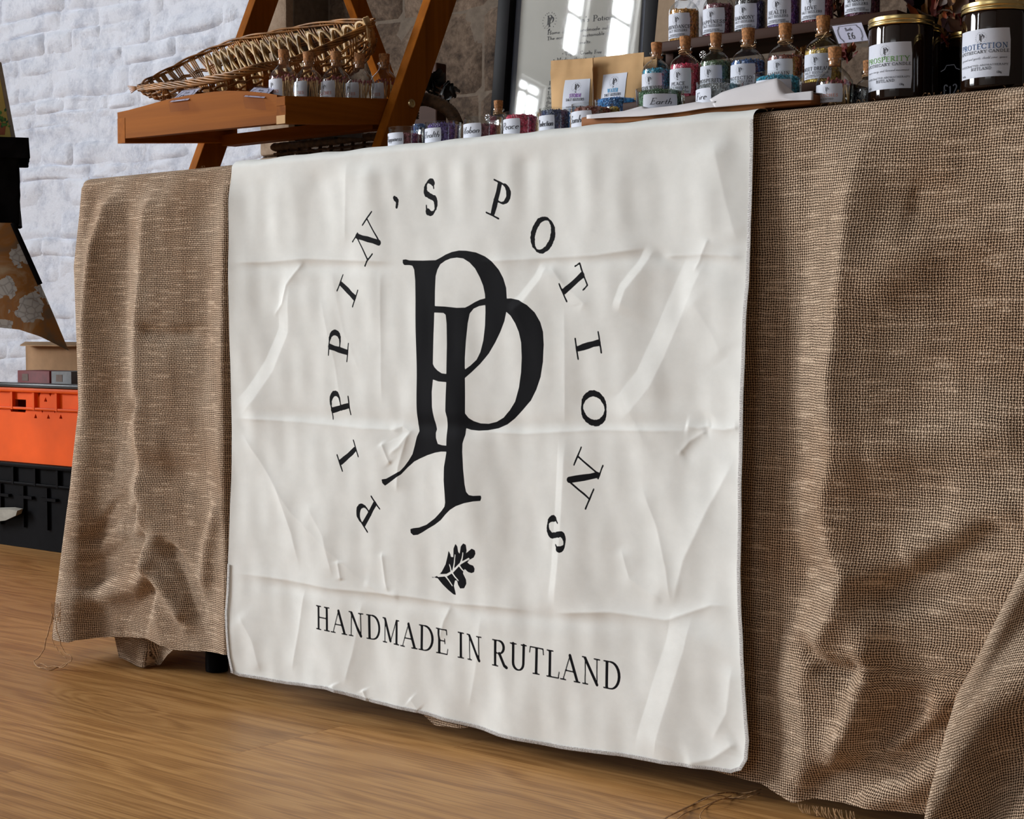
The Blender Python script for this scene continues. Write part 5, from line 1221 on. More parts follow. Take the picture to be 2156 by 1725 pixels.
# ------------------------------------------------------------ ladder stand with its tray
def build_ladder():
    t = empty('ladder_stand', (-.61, .33, BZ), 'stained wooden A-frame ladder stand at the left end of the table, carrying one tray', 'plant stand')
    def leg(X0, X1, fa, fb, w, name, mat='pine_z', zlo=BZ + .0005):
        """fa, fb: (Y, Z) points of the front edge; w: depth measured along Y"""
        dy = (fb[0] - fa[0]) / (fb[1] - fa[1]); z1 = 1.42
        y = lambda z: fa[0] + dy * (z - fa[1])
        m = MB(); m.hexa([(X0, y(zlo), zlo), (X1, y(zlo), zlo), (X1, y(zlo) + w, zlo), (X0, y(zlo) + w, zlo), (X0, y(z1), z1), (X1, y(z1), z1), (X1, y(z1) + w, z1), (X0, y(z1) + w, z1)])
        o = m.build(name, M[mat], t, True)
        b = o.modifiers.new('bevel', 'BEVEL'); b.width = .0012; b.segments = 2
        return o
    n1 = leg(-.4185, -.400, (.277, .805), (.392, 1.042), .058, 'leg'); f1 = leg(-.834, -.815, (.264, .804), (.396, 1.097), .051, 'leg')
    leg(-.834, -.815, (.723 - .045, 1.050), (.625 - .03, 1.133 + .06), .045, 'leg')
    leg(-.4185, -.400, (.723 - .045, 1.050), (.625 - .03, 1.133 + .06), .045, 'leg')
    # bolt with washer on the near leg
    c = atX(866, 218, -.400); m = MB(); pr = [(.0001, .0008), (.0035, .0008), (.0035, .0022), (.0062, .0026), (.0072, .0012), (.0075, 0)]
    vs = []; n = 24
    for r, h in pr:
        for k in range(n): a = 2 * math.pi * k / n; vs.append((-.3999 + h, c[1] + r * math.cos(a), c[2] + r * math.sin(a)))
    m.add(vs, [(j * n + k, j * n + (k + 1) % n, (j + 1) * n + (k + 1) % n, (j + 1) * n + k) for j in range(len(pr) - 1) for k in range(n)]); m.build('bolt', M['brass'], n1, True, True)
    # tray: arched front, two sides, end grain joints, floor slats
    FYt = .10; top = [(247, 237), (270, 232), (300, 224), (350, 210), (400, 200), (450, 193), (480, 191), (520, 192), (560, 196), (583, 200)]
    P = [atY(x, y, FYt) for x, y in [(583, 260), (250, 293)]] + [atY(x, y, FYt) for x, y in top]
    tr_ = M['pine']
    m = MB(); m.prism(P, (0, .014, 0)); m.build('front_panel', tr_, t, True)
    def tl_(X): # slanted side panel, its line rising to the back
        return
    za0, za1 = atX(600, 260, -.420)[2], atX(815, 262, -.420)[2]; zb0, zb1 = atX(600, 202, -.420)[2], atX(815, 205, -.420)[2]
    def side(X0, X1, nm):
        m = MB(); y0, y1 = .0995, .335; s = (za1 - za0) / .214; m.hexa([(X0, y0, za0), (X1, y0, za0), (X1, y1, za0 + s * (y1 - y0)), (X0, y1, za0 + s * (y1 - y0)), (X0, y0, zb0), (X1, y0, zb0), (X1, y1, zb0 + s * (y1 - y0)), (X0, y1, zb0 + s * (y1 - y0))])
        m.build(nm, M['pine_y'], t, True)
    xn = atY(583, 230, FYt)[0]; side(xn, -.4195, 'side_panel'); side(-.8145, -.7955, 'side_panel')
    for k, (z0, z1) in enumerate(((0, .33), (.33, .66), (.66, 1))):       # finger joint
        if k == 1: continue
        m = MB(); m.box((xn, FYt - .0012, za0 + (zb0 - za0) * z0 + .0003), (-.4200, FYt + .001, za0 + (zb0 - za0) * z1 - .0006)); m.build('joint', M['kraft'] if k == 0 else M['pine'], t, True)
    s = (za1 - za0) / .214
    for k in range(5):
        y = .118 + k * .044; z = .8470 + s * (y - .1); m = MB(); m.hexa([(-.795, y, z), (xn - .0005, y, z), (xn - .0005, y + .036, z + s * .036), (-.795, y + .036, z + s * .036), (-.795, y, z + .006), (xn - .0005, y, z + .006), (xn - .0005, y + .036, z + s * .036 + .006), (-.795, y + .036, z + s * .036 + .006)]); m.build('slat', M['pine'], t, True)
    # underside rail seen from below
    m = MB(); z = .822; m.hexa([(-.795, .30, z + .012), (xn - .0005, .30, z + .012), (xn - .0005, .33, z + .013), (-.795, .33, z + .013), (-.795, .30, z + .03), (xn - .0005, .30, z + .03), (xn - .0005, .33, z + .032), (-.795, .33, z + .032)]); m.build('rail', M['pine'], t, True)
    # five corked match bottles standing in a line along the near side
    lab = ['match bottle at the front of the tray, nearest the arched front', 'second match bottle from the front of the tray', 'middle match bottle of the five in the tray', 'fourth match bottle from the front of the tray', 'rearmost match bottle in the tray, beside the near stand leg']
    for k, (cx_, yt) in enumerate(((597, 105), (649, 110), (707, 109), (757, 113), (809, 114))):
        p = atX(cx_, yt, -.466); r = 31 * depth(p) / F; zb = .8475 + s * (p[1] - .1) + .0085
        match_bottle(p[0], p[1], zb, r, p[2] - zb, lab[k], 'match bottles in the tray', 50 + k, az=math.radians(-98))
build_ladder()
# two clear price holders clipped over the arched front of the tray
Yh = .099
def clip(px, label, big, small, lip):
    P = []
    for k, (x, y) in enumerate(px): P.append(atY(x, y, .0975 if k < 2 else .118) )
    price_card(P, label, big, small, group=None, lip=lip)
clip([(358, 215), (396, 210), (411, 187), (383, 191)], 'clear price holder on the left part of the tray front, card askew', '£2.10', 'Sizzler', (.012, -.006, -.017))
clip([(514, 203), (556, 206), (574, 188), (535, 184)], 'clear price holder on the tray front near the match bottles', '£4.50', 'Bottle', (.012, -.006, -.020))

# ------------------------------------------------------------ wicker basket lying in the tray
def catm(P, n):
    P = [np.array(p, float) for p in P]; out = []; m = len(P) - 1
    for i in range(n):
        u = i / (n - 1) * m; k = min(int(u), m - 1); f = u - k
        a, b, c, d = P[max(k - 1, 0)], P[k], P[k + 1], P[min(k + 2, m)]
        out.append(.5 * ((2 * b) + (-a + c) * f + (2 * a - 5 * b + 4 * c - d) * f * f + (-a + 3 * b - 3 * c + d) * f ** 3))
    return out
def build_wicker():
    N = 80
    fr = catm([atY(x, y, Y) for x, y, Y in [(292, 186, .150), (330, 182, .135), (380, 178, .128), (430, 170, .125), (490, 158, .128), (550, 141, .150), (600, 134, .19), (660, 112, .24), (720, 84, .29), (786, 50, .33)]], N)
    bk = catm([atY(x, y, Y) for x, y, Y in [(292, 184, .155), (310, 170, .20), (350, 150, .24), (400, 124, .27), (450, 102, .29), (500, 84, .30), (560, 72, .31), (620, 60, .325), (700, 47, .335), (788, 43, .34)]], N)
    c = (fr[30] + bk[30]) / 2; c[2] = .862
    t = empty('wicker_basket', c, 'pale and golden woven willow basket lying tilted in the stand tray', 'basket')
    def hull(u, v, side=0):   # u along, v from back rim (0) over the back and floor to the front rim (1)
        i = u * (N - 1); k = min(int(i), N - 2); f = i - k
        a = bk[k] * (1 - f) + bk[k + 1] * f; b = fr[k] * (1 - f) + fr[k + 1] * f
        p = a * (1 - v) + b * v; uu = min(max(u, 0), 1); e = math.sin(math.pi * v) ** .8 * math.sin(math.pi * min(uu, .5)) ** .6 * (min(1, (1 - uu) * 9)) ** .5
        return p + np.array([.01 * e, .045 * e * (1 - v * .8), -(.046 + .022 * uu) * e])
    rg = random.Random(4)
    def strand(mb, pts, r): mb.tube(pts, [r * (.55 + .45 * math.sin(math.pi * min(max(i / (len(pts) - 1), .04), .96)) ** .4) for i in range(len(pts))], 5)
    # twisted rims
    m = MB()
    for k in range(7):
        ph = k * 2 * math.pi / 7; pts = []
        for i in range(N * 2):
            u = i / (N * 2 - 1); q = u * (N - 1); a = min(int(q), N - 2); f = q - a; p = fr[a] * (1 - f) + fr[a + 1] * f; R_ = .0052 * (.5 + .5 * math.sin(math.pi * min(max(u, .05), .95)) ** .5)
            an = ph + u * 26; pts.append(p + np.array([0, math.cos(an) * R_, math.sin(an) * R_]))
        m.tube(pts, .0019, 5)
    m.build('front_rim', M['willow_dark'], t, True, 'all')
    m = MB()
    for k in range(3):
        ph = k * 2 * math.pi / 3; pts = []
        for i in range(N * 2):
            u = i / (N * 2 - 1); q = u * (N - 1); a = min(int(q), N - 2); f = q - a; p = bk[a] * (1 - f) + bk[a + 1] * f
            an = ph + u * 20; pts.append(p + np.array([0, math.cos(an) * .003, math.sin(an) * .003]))
        m.tube(pts, .0019, 5)
    m.build('back_rim', M['willow_dark'], t, True, 'all')
    # pale braided border looping over the upper part of the back rim
    m = MB()
    for k in range(19):
        u0 = .36 + k * .034
        for s_ in range(4):
            pts = []
            for i in range(15):
                q = i / 14; u = u0 + .10 * q + s_ * .0055; arch = math.sin(math.pi * q)
                v = .50 * (1 - arch) + .02 + (.10 * (1 - q)); u_ = min(u, .995)
                p = hull(u_, max(0, v * .9)); pts.append(p + np.array([0, -.010 - .003 * s_ - .006 * arch, .008 * arch - .0012 * s_]))
            strand(m, pts, .0023)
    for k in range(16):      # crossing canes the other way
        u0 = .44 + k * .034
        for s_ in range(3):
            pts = []
            for i in range(11):
                q = i / 10; u = u0 - .085 * q + s_ * .005; pts.append(hull(min(max(u, 0), .995), .03 + .42 * q) + np.array([0, -.008 + .003 * math.sin(q * 9 + k), .002]))
            strand(m, pts, .0021)
    m.build('braided_border', M['willow'], t, True, 'all')
    # open lattice and hull weave
    m = MB()
    for k in range(26):
        u = .05 + k * .035
        for s_ in (0, .008, .016):
            strand(m, [hull(min(max(u + s_ + (.06 if k % 2 else -.05) * (v / 13), .01), .99), v / 13) for v in range(14)], .0019)
    for k in range(15):
        v0 = .08 + k * .06
        if v0 < .42 and k % 2: continue
        for s_ in (0, .014):
            strand(m, [hull(.02 + .96 * i / 50, min(.99, v0 + s_)) + np.array([0, .0022 * math.sin(i * 1.9 + k * math.pi), .0022 * math.cos(i * 1.9 + k * math.pi)]) for i in range(51)], .0015)
    m.build('weave', M['willow_dark'], t, True, 'all')
    # loose tips at the pointed end
    m = MB()
    for k in range(5):
        a = fr[1]; m.tube([a, a + np.array([-.006, -.004, .001 * (k - 2)]), a + np.array([-.013 - .002 * k, -.008, .003 * (k - 2.5)])], [.0016, .0013, .0007], 5)
    m.build('cane_tip', M['willow_dark'], t, True, 'all')
    for nm in ('braided_border', 'weave'):
        for o in t.children:
            if o.name.startswith(nm): tag(o, kind='stuff')
build_wicker()

# ------------------------------------------------------------ low dark basket behind the banner edge, with its rope handle
def build_dark_basket():
    x0, x1, y0, y1 = -.745, -.440, .372, .455
    zt = atY(600, 297, .345)[2]
    t = empty('dark_basket', ((x0 + x1) / 2, .40, BZ), 'low dark brown wicker basket under the ladder stand with arched rope handles', 'basket')
    rg = random.Random(2)
    m = MB(); m.box((x0 + .006, y0 + .006, BZ + .002), (x1 - .006, y1 - .006, BZ + .006)); m.build('base', M['brown_wicker'], t, True)
    def loop(z, r, seg=.004, ins=0):
        pts = []
        c = [(x0 + ins, y0 + ins), (x1 - ins, y0 + ins), (x1 - ins, y1 - ins), (x0 + ins, y1 - ins)]
        for a, b in zip(c, c[1:] + c[:1]):
            L = math.hypot(b[0] - a[0], b[1] - a[1]); n = int(L / seg)
            for i in range(n): f = i / n; pts.append((a[0] + (b[0] - a[0]) * f, a[1] + (b[1] - a[1]) * f, z + rg.uniform(-.0006, .0006)))
        return pts
    m = MB()
    for z in np.linspace(BZ + .008, zt - .016, 6): 
        p = loop(z, .002); m.tube([(a + .0018 * math.sin(i), b + .0018 * math.cos(i), c) for i, (a, b, c) in enumerate(p)], .0026, 5, True)
    tag(m.build('weave', M['brown_wicker'], t, True, 'all'), kind='stuff')
    m = MB(); P = loop(zt - .004, .006); R_ = [.0062 + .0012 * (i % 2) for i in range(len(P))]; m.tube(P, R_, 8, True); m.build('rim', M['brown_wicker'], t, True, 'all')
    for x in np.linspace(x0 + .012, x1 - .012, 12):
        for y in (y0, y1): m = MB(); m.tube([(x, y, BZ + .004), (x, y, zt - .006)], .0032, 6); m.build('stake', M['brown_wicker'], t, True, 'all')
    for y in np.linspace(y0 + .03, y1 - .03, 3):
        for x in (x0, x1): m = MB(); m.tube([(x, y, BZ + .004), (x, y, zt - .006)], .0032, 6); m.build('stake', M['brown_wicker'], t, True, 'all')
    # rope handle arch at the right end
    H_ = catm([atY(x, y, .40) for x, y in [(868, 250), (872, 218), (892, 209), (925, 219), (950, 238), (962, 262)]], 60)
    m = MB(); m.tube(H_, [.0095 + .0016 * (i % 2) for i in range(60)], 9); m.build('rope_handle', M['brown_wicker'], t, True, 'all')
    # grey slates sticking out of it
    for k, (a, b, c, d) in enumerate(((590, 292, 652, 272), (640, 290, 704, 266), (690, 288, 760, 276))):
        p = [atY(a, b, .36), atY(c, b + 2, .36), atY(c, d, .37), atY(a + 14, d + 6, .37)]
        q = empty('slate_lid', p[0], ['grey lid leaning at the left end of the dark basket', 'grey lid leaning in the middle of the dark basket', 'grey lid lying at the right of the dark basket'][k], 'lid', 'grey lids in the dark basket')
        m = MB(); m.prism(p, (0, .006, .0)); m.build('plate', simple('slate', sc(78, 76, 78), .6), q, True)
build_dark_basket()

# ------------------------------------------------------------ dried leaf garlands
LM = [simple('dried_leaf_%d' % i, c, .55, var=.25, scale=90, bump=.5) for i, c in enumerate((sc(150, 70, 30), sc(120, 36, 28), sc(150, 104, 52), sc(84, 54, 62), sc(96, 64, 46)))]
LM_DARK = [simple('black_leaf', (.012, .013, .012), .4, bump=.2)]
def leaves(name, label, spots, mats, size, cat='dried leaves', seed=1, rod=M['brown_wicker']):
    rg = random.Random(seed); P = [atY(x, y, Y) for x, y, Y in spots]; c = np.mean(P, 0)
    t = empty(name, c, label, cat)
    m = MB(); m.tube(catm(P, 20) if len(P) > 2 else P, .0015, 5); m.build('stem', rod, t, True, 'all')
    cache = []
    for q in range(len(mats)):
        s = size; rows = []
        for j in range(6):
            v = j / 5; w = s * .34 * math.sin(math.pi * min(.97, v * .9 + .06)) ** .8 * (1 if j % 2 else .74)
            rows.append([(x * w, v * s - s * .1, .10 * s * abs(x) + .25 * s * (v - .4) ** 2) for x in (-1, -.45, 0, .45, 1)])
        m = MB(); m.grid(rows); o = m.build('leaf', mats[q], t, False, 'all'); o.location = (0, 0, 0); cache.append(o)
    for i in range(len(spots) * 5):
        o = cache[i] if i < len(cache) else bpy.data.objects.new('leaf', cache[i % len(cache)].data)
        if i >= len(cache): COL.objects.link(o); o.parent = t
        p = P[rg.randrange(len(P))] - c + np.array([rg.gauss(0, size * .3), rg.gauss(0, size * .2), rg.gauss(0, size * .3)])
        o.location = Vector([float(v) for v in p]); o.rotation_euler = (rg.uniform(.6, 2.2), rg.uniform(-.7, .7), rg.uniform(0, 6.3)); k = rg.uniform(.7, 1.2); o.scale = (k, k, k)
    return t
leaves('leaf_garland', 'dried orange and purple leaves behind the rightmost candle jars', [(1930, 20, .27), (1960, 34, .27), (1990, 20, .26), (2020, 40, .26), (1995, 70, .25), (1975, 88, .25), (2010, 70, .25), (2050, 20, .27)], LM, .026, seed=1)
leaves('leaf_garland', 'dried orange fruit slices and leaves between LOVE and MABON bottles', [(1764, -10, .262), (1764, 20, .262), (1770, 44, .262), (1768, 6, .262)], LM[:3], .020, seed=2)
leaves('leaf_garland', 'orange and red dried leaves under the upper step, behind the yellow bottle', [(1690, 118, .215), (1694, 128, .215), (1692, 146, .215), (1788, 108, .20), (1784, 128, .20), (1795, 118, .20)], LM[:3], .013, seed=3)
leaves('black_foliage', 'black artificial foliage behind the near leg of the ladder stand', [(905, 190, .50), (922, 196, .50), (940, 206, .50), (955, 200, .50), (915, 182, .50)], LM_DARK, .028, cat='foliage', seed=4)
m = MB(); c = atY(913, 160, .90); m.box((c[0] - .045, .88, .0005), (c[0] + .026, .91, c[2] + .022), .003); tag(m.build('dark_post', M['dark_wood']), 'dark wooden post standing on the floor behind the near ladder leg', 'post')

# dark display crate behind the candle jars
t = empty('display_crate', (.80, .40, BZ), 'tall black display crate at the back of the table behind the candle jars', 'crate')
for nm, a, b in (('back_panel', (.42, .42, BZ + .0), (1.05, .43, 1.32)), ('side_panel', (.455, .305, BZ + .0), (.465, .419, 1.32)), ('side_panel', (1.04, .29, BZ), (1.05, .419, 1.32)), ('shelf', (.466, .306, 1.02), (1.039, .419, 1.03))):
    m = MB(); m.box(a, b, .001); m.build(nm, M['black_cloth'], t, True, True)
# things on the rightmost jar's lid
x, r, zt = fit(2026, 2172, 12, .062)
m = MB(); m.box((-.007, -.002, 0), (.007, .006, .05), .001); o = m.build('wooden_peg', M['match_stick'], None, False, True); o.location = atY(2068, 9, .062); o.location.z = zt + .0008; tag(o, 'pale wooden peg standing on the rightmost candle jar lid', 'peg')
p = [atY(2104, 8, .058), atY(2170, 2, .058), atY(2180, -60, .058), atY(2104, -50, .058)]
t = empty('white_card', p[0], 'white card with pinkish front standing on the rightmost candle jar lid', 'card'); zz = zt + .0008; p[0][2] = zz; p[1][2] = zz
m = MB(); m.prism(p, (0, .0015, 0)); m.build('sheet', simple('pink_card', sc(206, 160, 140), .7), t, True)
m = MB(); m.box((p[0][0] - .002, .045, zz), (p[1][0], .0575, zz + .0012)); m.build('base', M['paper'], t, True)

# tall dark post to the left of the framed sign
m = MB(); q = [atY(x, y, 1.0) for x, y in ((1048, 250), (1092, 250))]; m.box((q[0][0], 1.0, .0005), (q[1][0] + .02, 1.04, 1.9), .003); tag(m.build('dark_post', M['dark_wood']), 'tall dark brown post standing on the floor behind the framed sign', 'post')

# ------------------------------------------------------------ the neighbouring stall at the far left
def cloth_rough(m_, amp):
    tx = m_
def build_left():
    # patterned cloth over a small table
    def pat():
        t = NT('patterned_cloth'); v = t.coord(); n = t.noise(v, 9, 4, .6, .8); n2 = t.noise(v, 70, 3)
        vo = t.n('ShaderNodeTexVoronoi'); vo.inputs['Scale'].default_value = 14; t.l(v, vo.inputs['Vector']); vo2 = t.n('ShaderNodeTexVoronoi'); vo2.inputs['Scale'].default_value = 60; vo2.feature = 'DISTANCE_TO_EDGE'; t.l(v, vo2.inputs['Vector'])
        c = t.ramp(n, [(.36, sc(120, 104, 84)), (.5, sc(160, 112, 56)), (.64, sc(180, 164, 138))])
        n3 = t.noise(v, 34, 3); f = t.math('GREATER_THAN', t.math('ADD', t.math('SUBTRACT', .50, vo.outputs['Distance']), t.math('MULTIPLY', t.math('SUBTRACT', n3, .5), .8)), .10)
        fl_ = t.ramp(t.math('MULTIPLY', vo2.outputs['Distance'], 4), [(.02, sc(150, 146, 148)), (.12, sc(172, 184, 196)), (.6, sc(196, 206, 214))])
        c = t.mix(f, c, fl_); t.bsdf(c, .6, 0, t.bump(n2, .3, .001)); return t.m
    pm = pat(); P0 = atY(28, 470, .68); ztop = float(P0[2])
    d0 = ray(28, 703); ey = np.array([d0[0], d0[1], 0]); ey /= np.linalg.norm(ey); ex = np.array([ey[1], -ey[0], 0]); rz = math.atan2(ex[1], ex[0])
    def lc(x, y, off=0.):      # pixel to the stall's own frame, whose front faces the camera side
        d = ray(x, y); s = ((P0 + ey * off - C) @ ey) / (d @ ey); q = C + d * s - P0; return np.array([q @ ex, off, q[2] + ztop])
    O = np.array([P0[0], P0[1], 0.])
    def stall(name, label, cat):
        t = empty(name, O, label, cat); t.rotation_euler = (0, 0, rz); return t
    t = stall('side_table', 'small folding table of the next stall under the flowered cloth', 'table')
    m = MB(); m.box((-.75, .012, ztop - .03), (-.012, .50, ztop - .003), .003); m.build('tabletop', M['dark_wood'], t, False, True)
    for (a, b) in ((-.7, .06), (-.06, .46), (-.7, .46)):
        m = MB(); m.box((a - .015, b - .015, 0.0005), (a + .015, b + .015, ztop - .03)); m.build('leg', M['dark_wood'], t)
    bot = [(-160, 700), (0, 690), (40, 694), (85, 709), (145, 739)]; n, mrow = 60, 24; rows = []
    for j in range(mrow):
        v = j / (mrow - 1); r_ = []
        for i in range(n):
            u = i / (n - 1); ty = 474 - 3.5 * u; bx_ = -160 + 305 * u; by_ = np.interp(bx_, [p[0] for p in bot], [p[1] for p in bot])
            edge = np.interp(v, [0, .25, .5, .75, 1.0], [28, 58, 88, 117, 145]); q_ = lc(-160 + (edge + 160) * u, ty * (1 - v) + by_ * v, -.006 - .02 * v * math.sin(u * 9 + 1) - .02 * v * u)
            if j == 0: q_[2] = ztop
            r_.append(q_)
        rows.append(r_)
    back = [[np.array([rows[0][i][0], .5 * (1 - k / 5) - .006, ztop]) for i in range(n)] for k in range(6)]
    side = [[r[-1] + np.array([.0, .2 * k / 7, 0]) for r in rows] for k in range(8)]
    m = MB(); m.grid(back); m.grid(rows); m.grid([list(a) for a in zip(*side)])
    o = m.build('flowered_cloth', pm, None, False, 'all'); o.location = Vector([float(a) for a in O]); o.rotation_euler = (0, 0, rz)
    tag(o, 'brown and gold cloth with pale blue flowers hanging in a point from the side table', 'tablecloth')
    m = MB(); e = [r[-1] + np.array([-.001, -.002, 0]) for r in rows[:12]]; m.tube(e, .0065, 8); m.build('dark_edging', M['black_cloth'], o, False, 'all')
    ZB = ztop + .0015; zt = lc(60, 290, .03)[2]; zm = lc(60, 330, .03)[2]; xl = lc(60, 290, .03)[0]; xb = lc(40, 340, .04)[0]
    t = stall('draped_box', 'black cloth draped box standing on the flowered table', 'box')
    def ruff(x0, x1, y0, y1, z0, z1, amp, nm, sd):
        m = MB(); per = []
        for a, b in (((x0, y0), (x1, y0)), ((x1, y0), (x1, y1)), ((x1, y1), (x0, y1)), ((x0, y1), (x0, y0))):
            nn = int(max(abs(b[0] - a[0]), abs(b[1] - a[1])) / .008)
            for i in range(nn): f = i / nn; per.append((a[0] + (b[0] - a[0]) * f, a[1] + (b[1] - a[1]) * f))
        cx_, cy_ = (x0 + x1) / 2, (y0 + y1) / 2; R_ = []
        for j in range(8):
            z = z1 + (z0 - z1) * j / 7; row = []
            for k, (x, y) in enumerate(per):
                q = noise.noise(Vector((x * 22, y * 22, z * 12 + sd))) * amp * (.3 + j / 7); dx, dy = x - cx_, y - cy_; L = math.hypot(dx, dy)
                row.append((x + dx / L * q, y + dy / L * q, z + (abs(noise.noise(Vector((x * 30, y * 30, sd + 5)))) * amp * .4 if j == 7 else 0)))
            row.append(row[0]); R_.append(row)
        m.grid(R_); m.add([p for p in R_[0][:-1]], [tuple(range(len(per)))[::-1]]); return m.build(nm, M['black_cloth'], t, False, 'all')
    ruff(xb - .42, xb, .045, .24, ZB, zm, .012, 'skirt', 3); ruff(xl - .46, xl, .03, .26, zm - .004, zt, .006, 'top_band', 8)
    t = stall('canvas_picture', 'yellow picture of a potted plant standing on the black draped box', 'picture')
    yc = .12; P = [lc(x, y, yc) for x, y in ((-120, 292), (34, 284), (3, 132), (-120, 60))]; P[0][2] = P[1][2] = zt + .001
    m = MB(); m.prism(P, (0, .018, 0)); cv = m.build('canvas', simple('canvas_side', sc(150, 142, 130), .8), t)
    m = MB(); Q = [p + np.array([0, -.0006, 0]) for p in P]; Q[1] = Q[1] + np.array([-.010, 0, 0]); Q[2] = Q[2] + np.array([-.010, 0, 0]); m.prism(Q, (0, .0004, 0)); m.build('picture', simple('yellow_paint', sc(206, 186, 104), .7, var=.1, scale=10), cv)
    m = MB(); a = [lc(x, y, yc - .001) for x, y in ((-14, 284), (10, 284), (13, 258), (-14, 258))]; m.prism(a, (0, .0003, 0)); m.build('painted_pot', simple('terracotta_paint', sc(168, 96, 66), .7), cv)
    m = MB(); rg = random.Random(1); mb2 = MB()
    for k in range(34):
        x, y = rg.uniform(-8, 16), rg.uniform(236, 272); a = rg.uniform(0, 3.1); L = rg.uniform(6, 10); dx, dy = math.cos(a) * L, -math.sin(a) * L; nx_, ny_ = dy * .3, -dx * .3
        (m if k % 3 else mb2).add([lc(x, y, yc - .0012 - k * 1e-5), lc(x + dx / 2 + nx_, y + dy / 2 + ny_, yc - .0012 - k * 1e-5), lc(x + dx, y + dy, yc - .0012 - k * 1e-5), lc(x + dx / 2 - nx_, y + dy / 2 - ny_, yc - .0012 - k * 1e-5)], [(0, 1, 2, 3)])
    m.build('painted_leaves', simple('leaf_paint', sc(92, 150, 74), .7), cv); mb2.build('painted_leaves', simple('leaf_paint_dark', sc(50, 104, 66), .7), cv)
    # crates under the table
    YB = .735; xr = -1.80; xl_ = -2.34
    def crate(z0, z1, mat, name, label, holes=True, dep=.40):
        t = empty(name, ((xr + xl_) / 2, YB + dep / 2, z0), label, 'crate'); h = z1 - z0; th = .006
        def hp(cx_, cz_, w, hh, tri=0):
            if tri: s = 1 if tri > 0 else -1; return [(cx_ - w, YB, cz_ + s * hh), (cx_, YB, cz_ - s * hh), (cx_ + w, YB, cz_ + s * hh)]
            return [(cx_ - w, YB, cz_ - hh * .6), (cx_ - w * .9, YB, cz_ - hh), (cx_ + w * .9, YB, cz_ - hh), (cx_ + w, YB, cz_ - hh * .6), (cx_ + w, YB, cz_ + hh * .8), (cx_ - w, YB, cz_ + hh * .8)]
        H_ = []
        if holes:
            hx = atY(38, 853, YB); H_.append(hp(hx[0], hx[2], .033, .017))
            for x, y, s in ((82, 832, 1), (106, 831, 1), (96, 841, -1), (89, 866, 1), (115, 866, 1), (75, 876, -1), (102, 877, -1), (128, 877, -1), (-10, 866, 1), (-30, 876, -1)):
                p = atY(x, y, YB); H_.append(hp(p[0], p[2], .0065, .0055, s))
        m = MB(); m.holed([(xl_, YB, z0), (xr, YB, z0), (xr, YB, z1), (xl_, YB, z1)], H_, (0, th, 0)); m.build('front_panel', mat, t, True)
        m = MB(); m.box((xl_, YB + dep - th, z0), (xr, YB + dep, z1)); m.build('back_panel', mat, t, True)
        for a in (xl_, xr - th): m = MB(); m.box((a, YB + th, z0), (a + th, YB + dep - th, z1)); m.build('side_panel', mat, t, True)
        m = MB(); m.box((xl_ + th, YB + th, z0), (xr - th, YB + dep - th, z0 + .006)); m.build('floor_panel', mat, t, True)
        m = MB(); m.box((xl_ - .008, YB - .012, z1 - .010), (xr + .008, YB, z1), .002); m.box((xl_ - .008, YB - .008, z1 - .052), (xr + .008, YB, z1 - .046), .001)
        for x in np.linspace(xl_, xr, 7): m.box((x - .004, YB - .009, z1 - .052), (x + .004, YB, z1 - .002))
        m.build('rim', mat, t, True, True)
        if not holes:
            m = MB()
            for x in np.linspace(xl_ + .03, xr - .03, 6):
                m = MB(); m.box((x - .012, YB - .007, z0 + .05), (x - .006, YB, z1 - .055)); m.box((x - .03, YB - .009, z1 - .085), (x + .03, YB, z1 - .078)); m.build('rib', mat, t, True, True)
            pass
        return t
    zo0 = atY(60, 975, YB)[2]; zo1 = atY(60, 817, YB)[2]
    org = simple('orange_plastic', sc(240, 90, 2), .5, var=.06, scale=12, bump=.15, spec=.2)
    bk = crate(.0005, zo0 - .001, M['black_plastic'], 'storage_crate', 'black plastic crate on the floor under the orange one', False)
    oc = crate(zo0, zo1, org, 'storage_crate', 'orange plastic crate with handle slot stacked on the black crate', True)
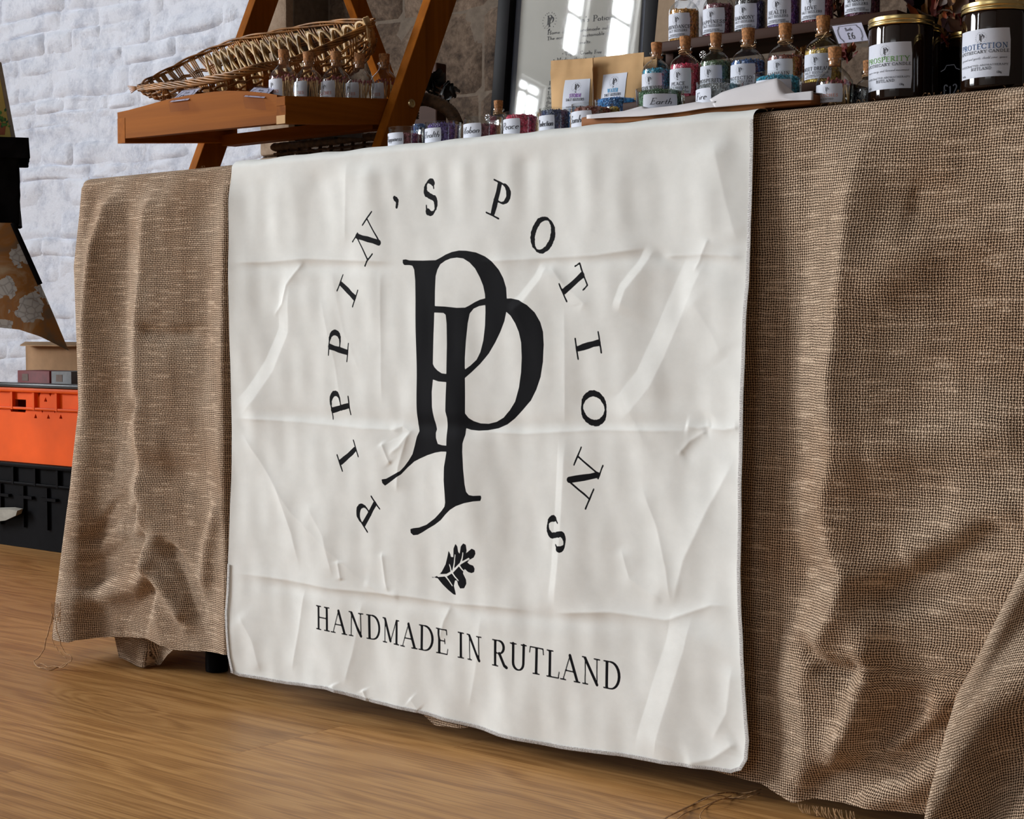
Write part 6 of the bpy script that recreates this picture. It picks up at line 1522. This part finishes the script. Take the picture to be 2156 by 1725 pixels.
    for k, (a, b, mt, lb) in enumerate(((-.30, -.20, simple('red_carton', sc(120, 24, 30), .6), 'dark red carton inside the orange crate'), (-.18, -.06, simple('grey_carton', sc(120, 122, 124), .6), 'grey carton inside the orange crate, right of the red one'))):
        q = [atY(37, 800, YB + .05)[0], atY(104, 800, YB + .05)[0]] if k == 0 else [atY(108, 800, YB + .05)[0], atY(150, 800, YB + .05)[0]]
        t = empty('carton', ((q[0] + q[1]) / 2, YB + .09, zo0 + .007), lb, 'carton'); z = atY(80, 781, YB + .05)[2]
        m = MB(); m.box((q[0], YB + .05, zo0 + .007), (q[1], YB + .12, z), .001); m.build('box', mt, t, True, True)
        m = MB(); m.box((q[0] + .02, YB + .0492, z - .025), (q[0] + .045, YB + .0502, z - .008)); m.build('sticker', simple('pale_sticker', sc(120, 100, 90), .7), t, True)
    # dark tray edge on top of the orange crate
    t = empty('dark_tray', ((xl_ + xr) / 2, YB + .03, zo1 + .0005), 'thin dark tray laid along the top of the orange crate', 'tray')
    m = MB(); m.box((xl_, YB - .006, zo1 + .0005), (xr, YB + .035, zo1 + .011), .002); m.build('edge', simple('dark_tray', (.02, .022, .026), .3), t, True, True)
    # cardboard box behind
    z1 = atY(60, 722, YB + .20)[2]; t = empty('cardboard_box', (-2.1, YB + .3, zo0 + .007), 'large brown cardboard box standing in the orange crate below the flowered cloth', 'box')
    m = MB(); m.box((xl_ + .02, YB + .20, zo0 + .007), (xr - .02, YB + .38, z1), .003); m.build('carton_body', simple('cardboard', sc(176, 138, 100), .85, var=.05), t, True, True)
    m = MB(); m.prism([(xl_ + .02, YB + .20, z1), (xr - .02, YB + .20, z1), (xr - .05, YB + .165, z1 - .008), (xl_ + .05, YB + .165, z1 - .008)], (0, 0, .003)); m.build('flap', simple('cardboard_flap', sc(196, 160, 122), .85, var=.05), t, True)
    # pale cloth corner lying out of the black crate
    P = [atY(x, y, YB - .03) for x, y in ((-30, 1074), (20, 1073), (36, 1076), (33, 1086), (12, 1096), (-30, 1102))]
    m = MB(); m.prism(P, (0, .016, .004)); m.build('rag', simple('pale_rag', sc(150, 146, 136), .9, bump=.6), bk, True)['label'] = 'pale cloth scrap caught on the crate'
build_left()
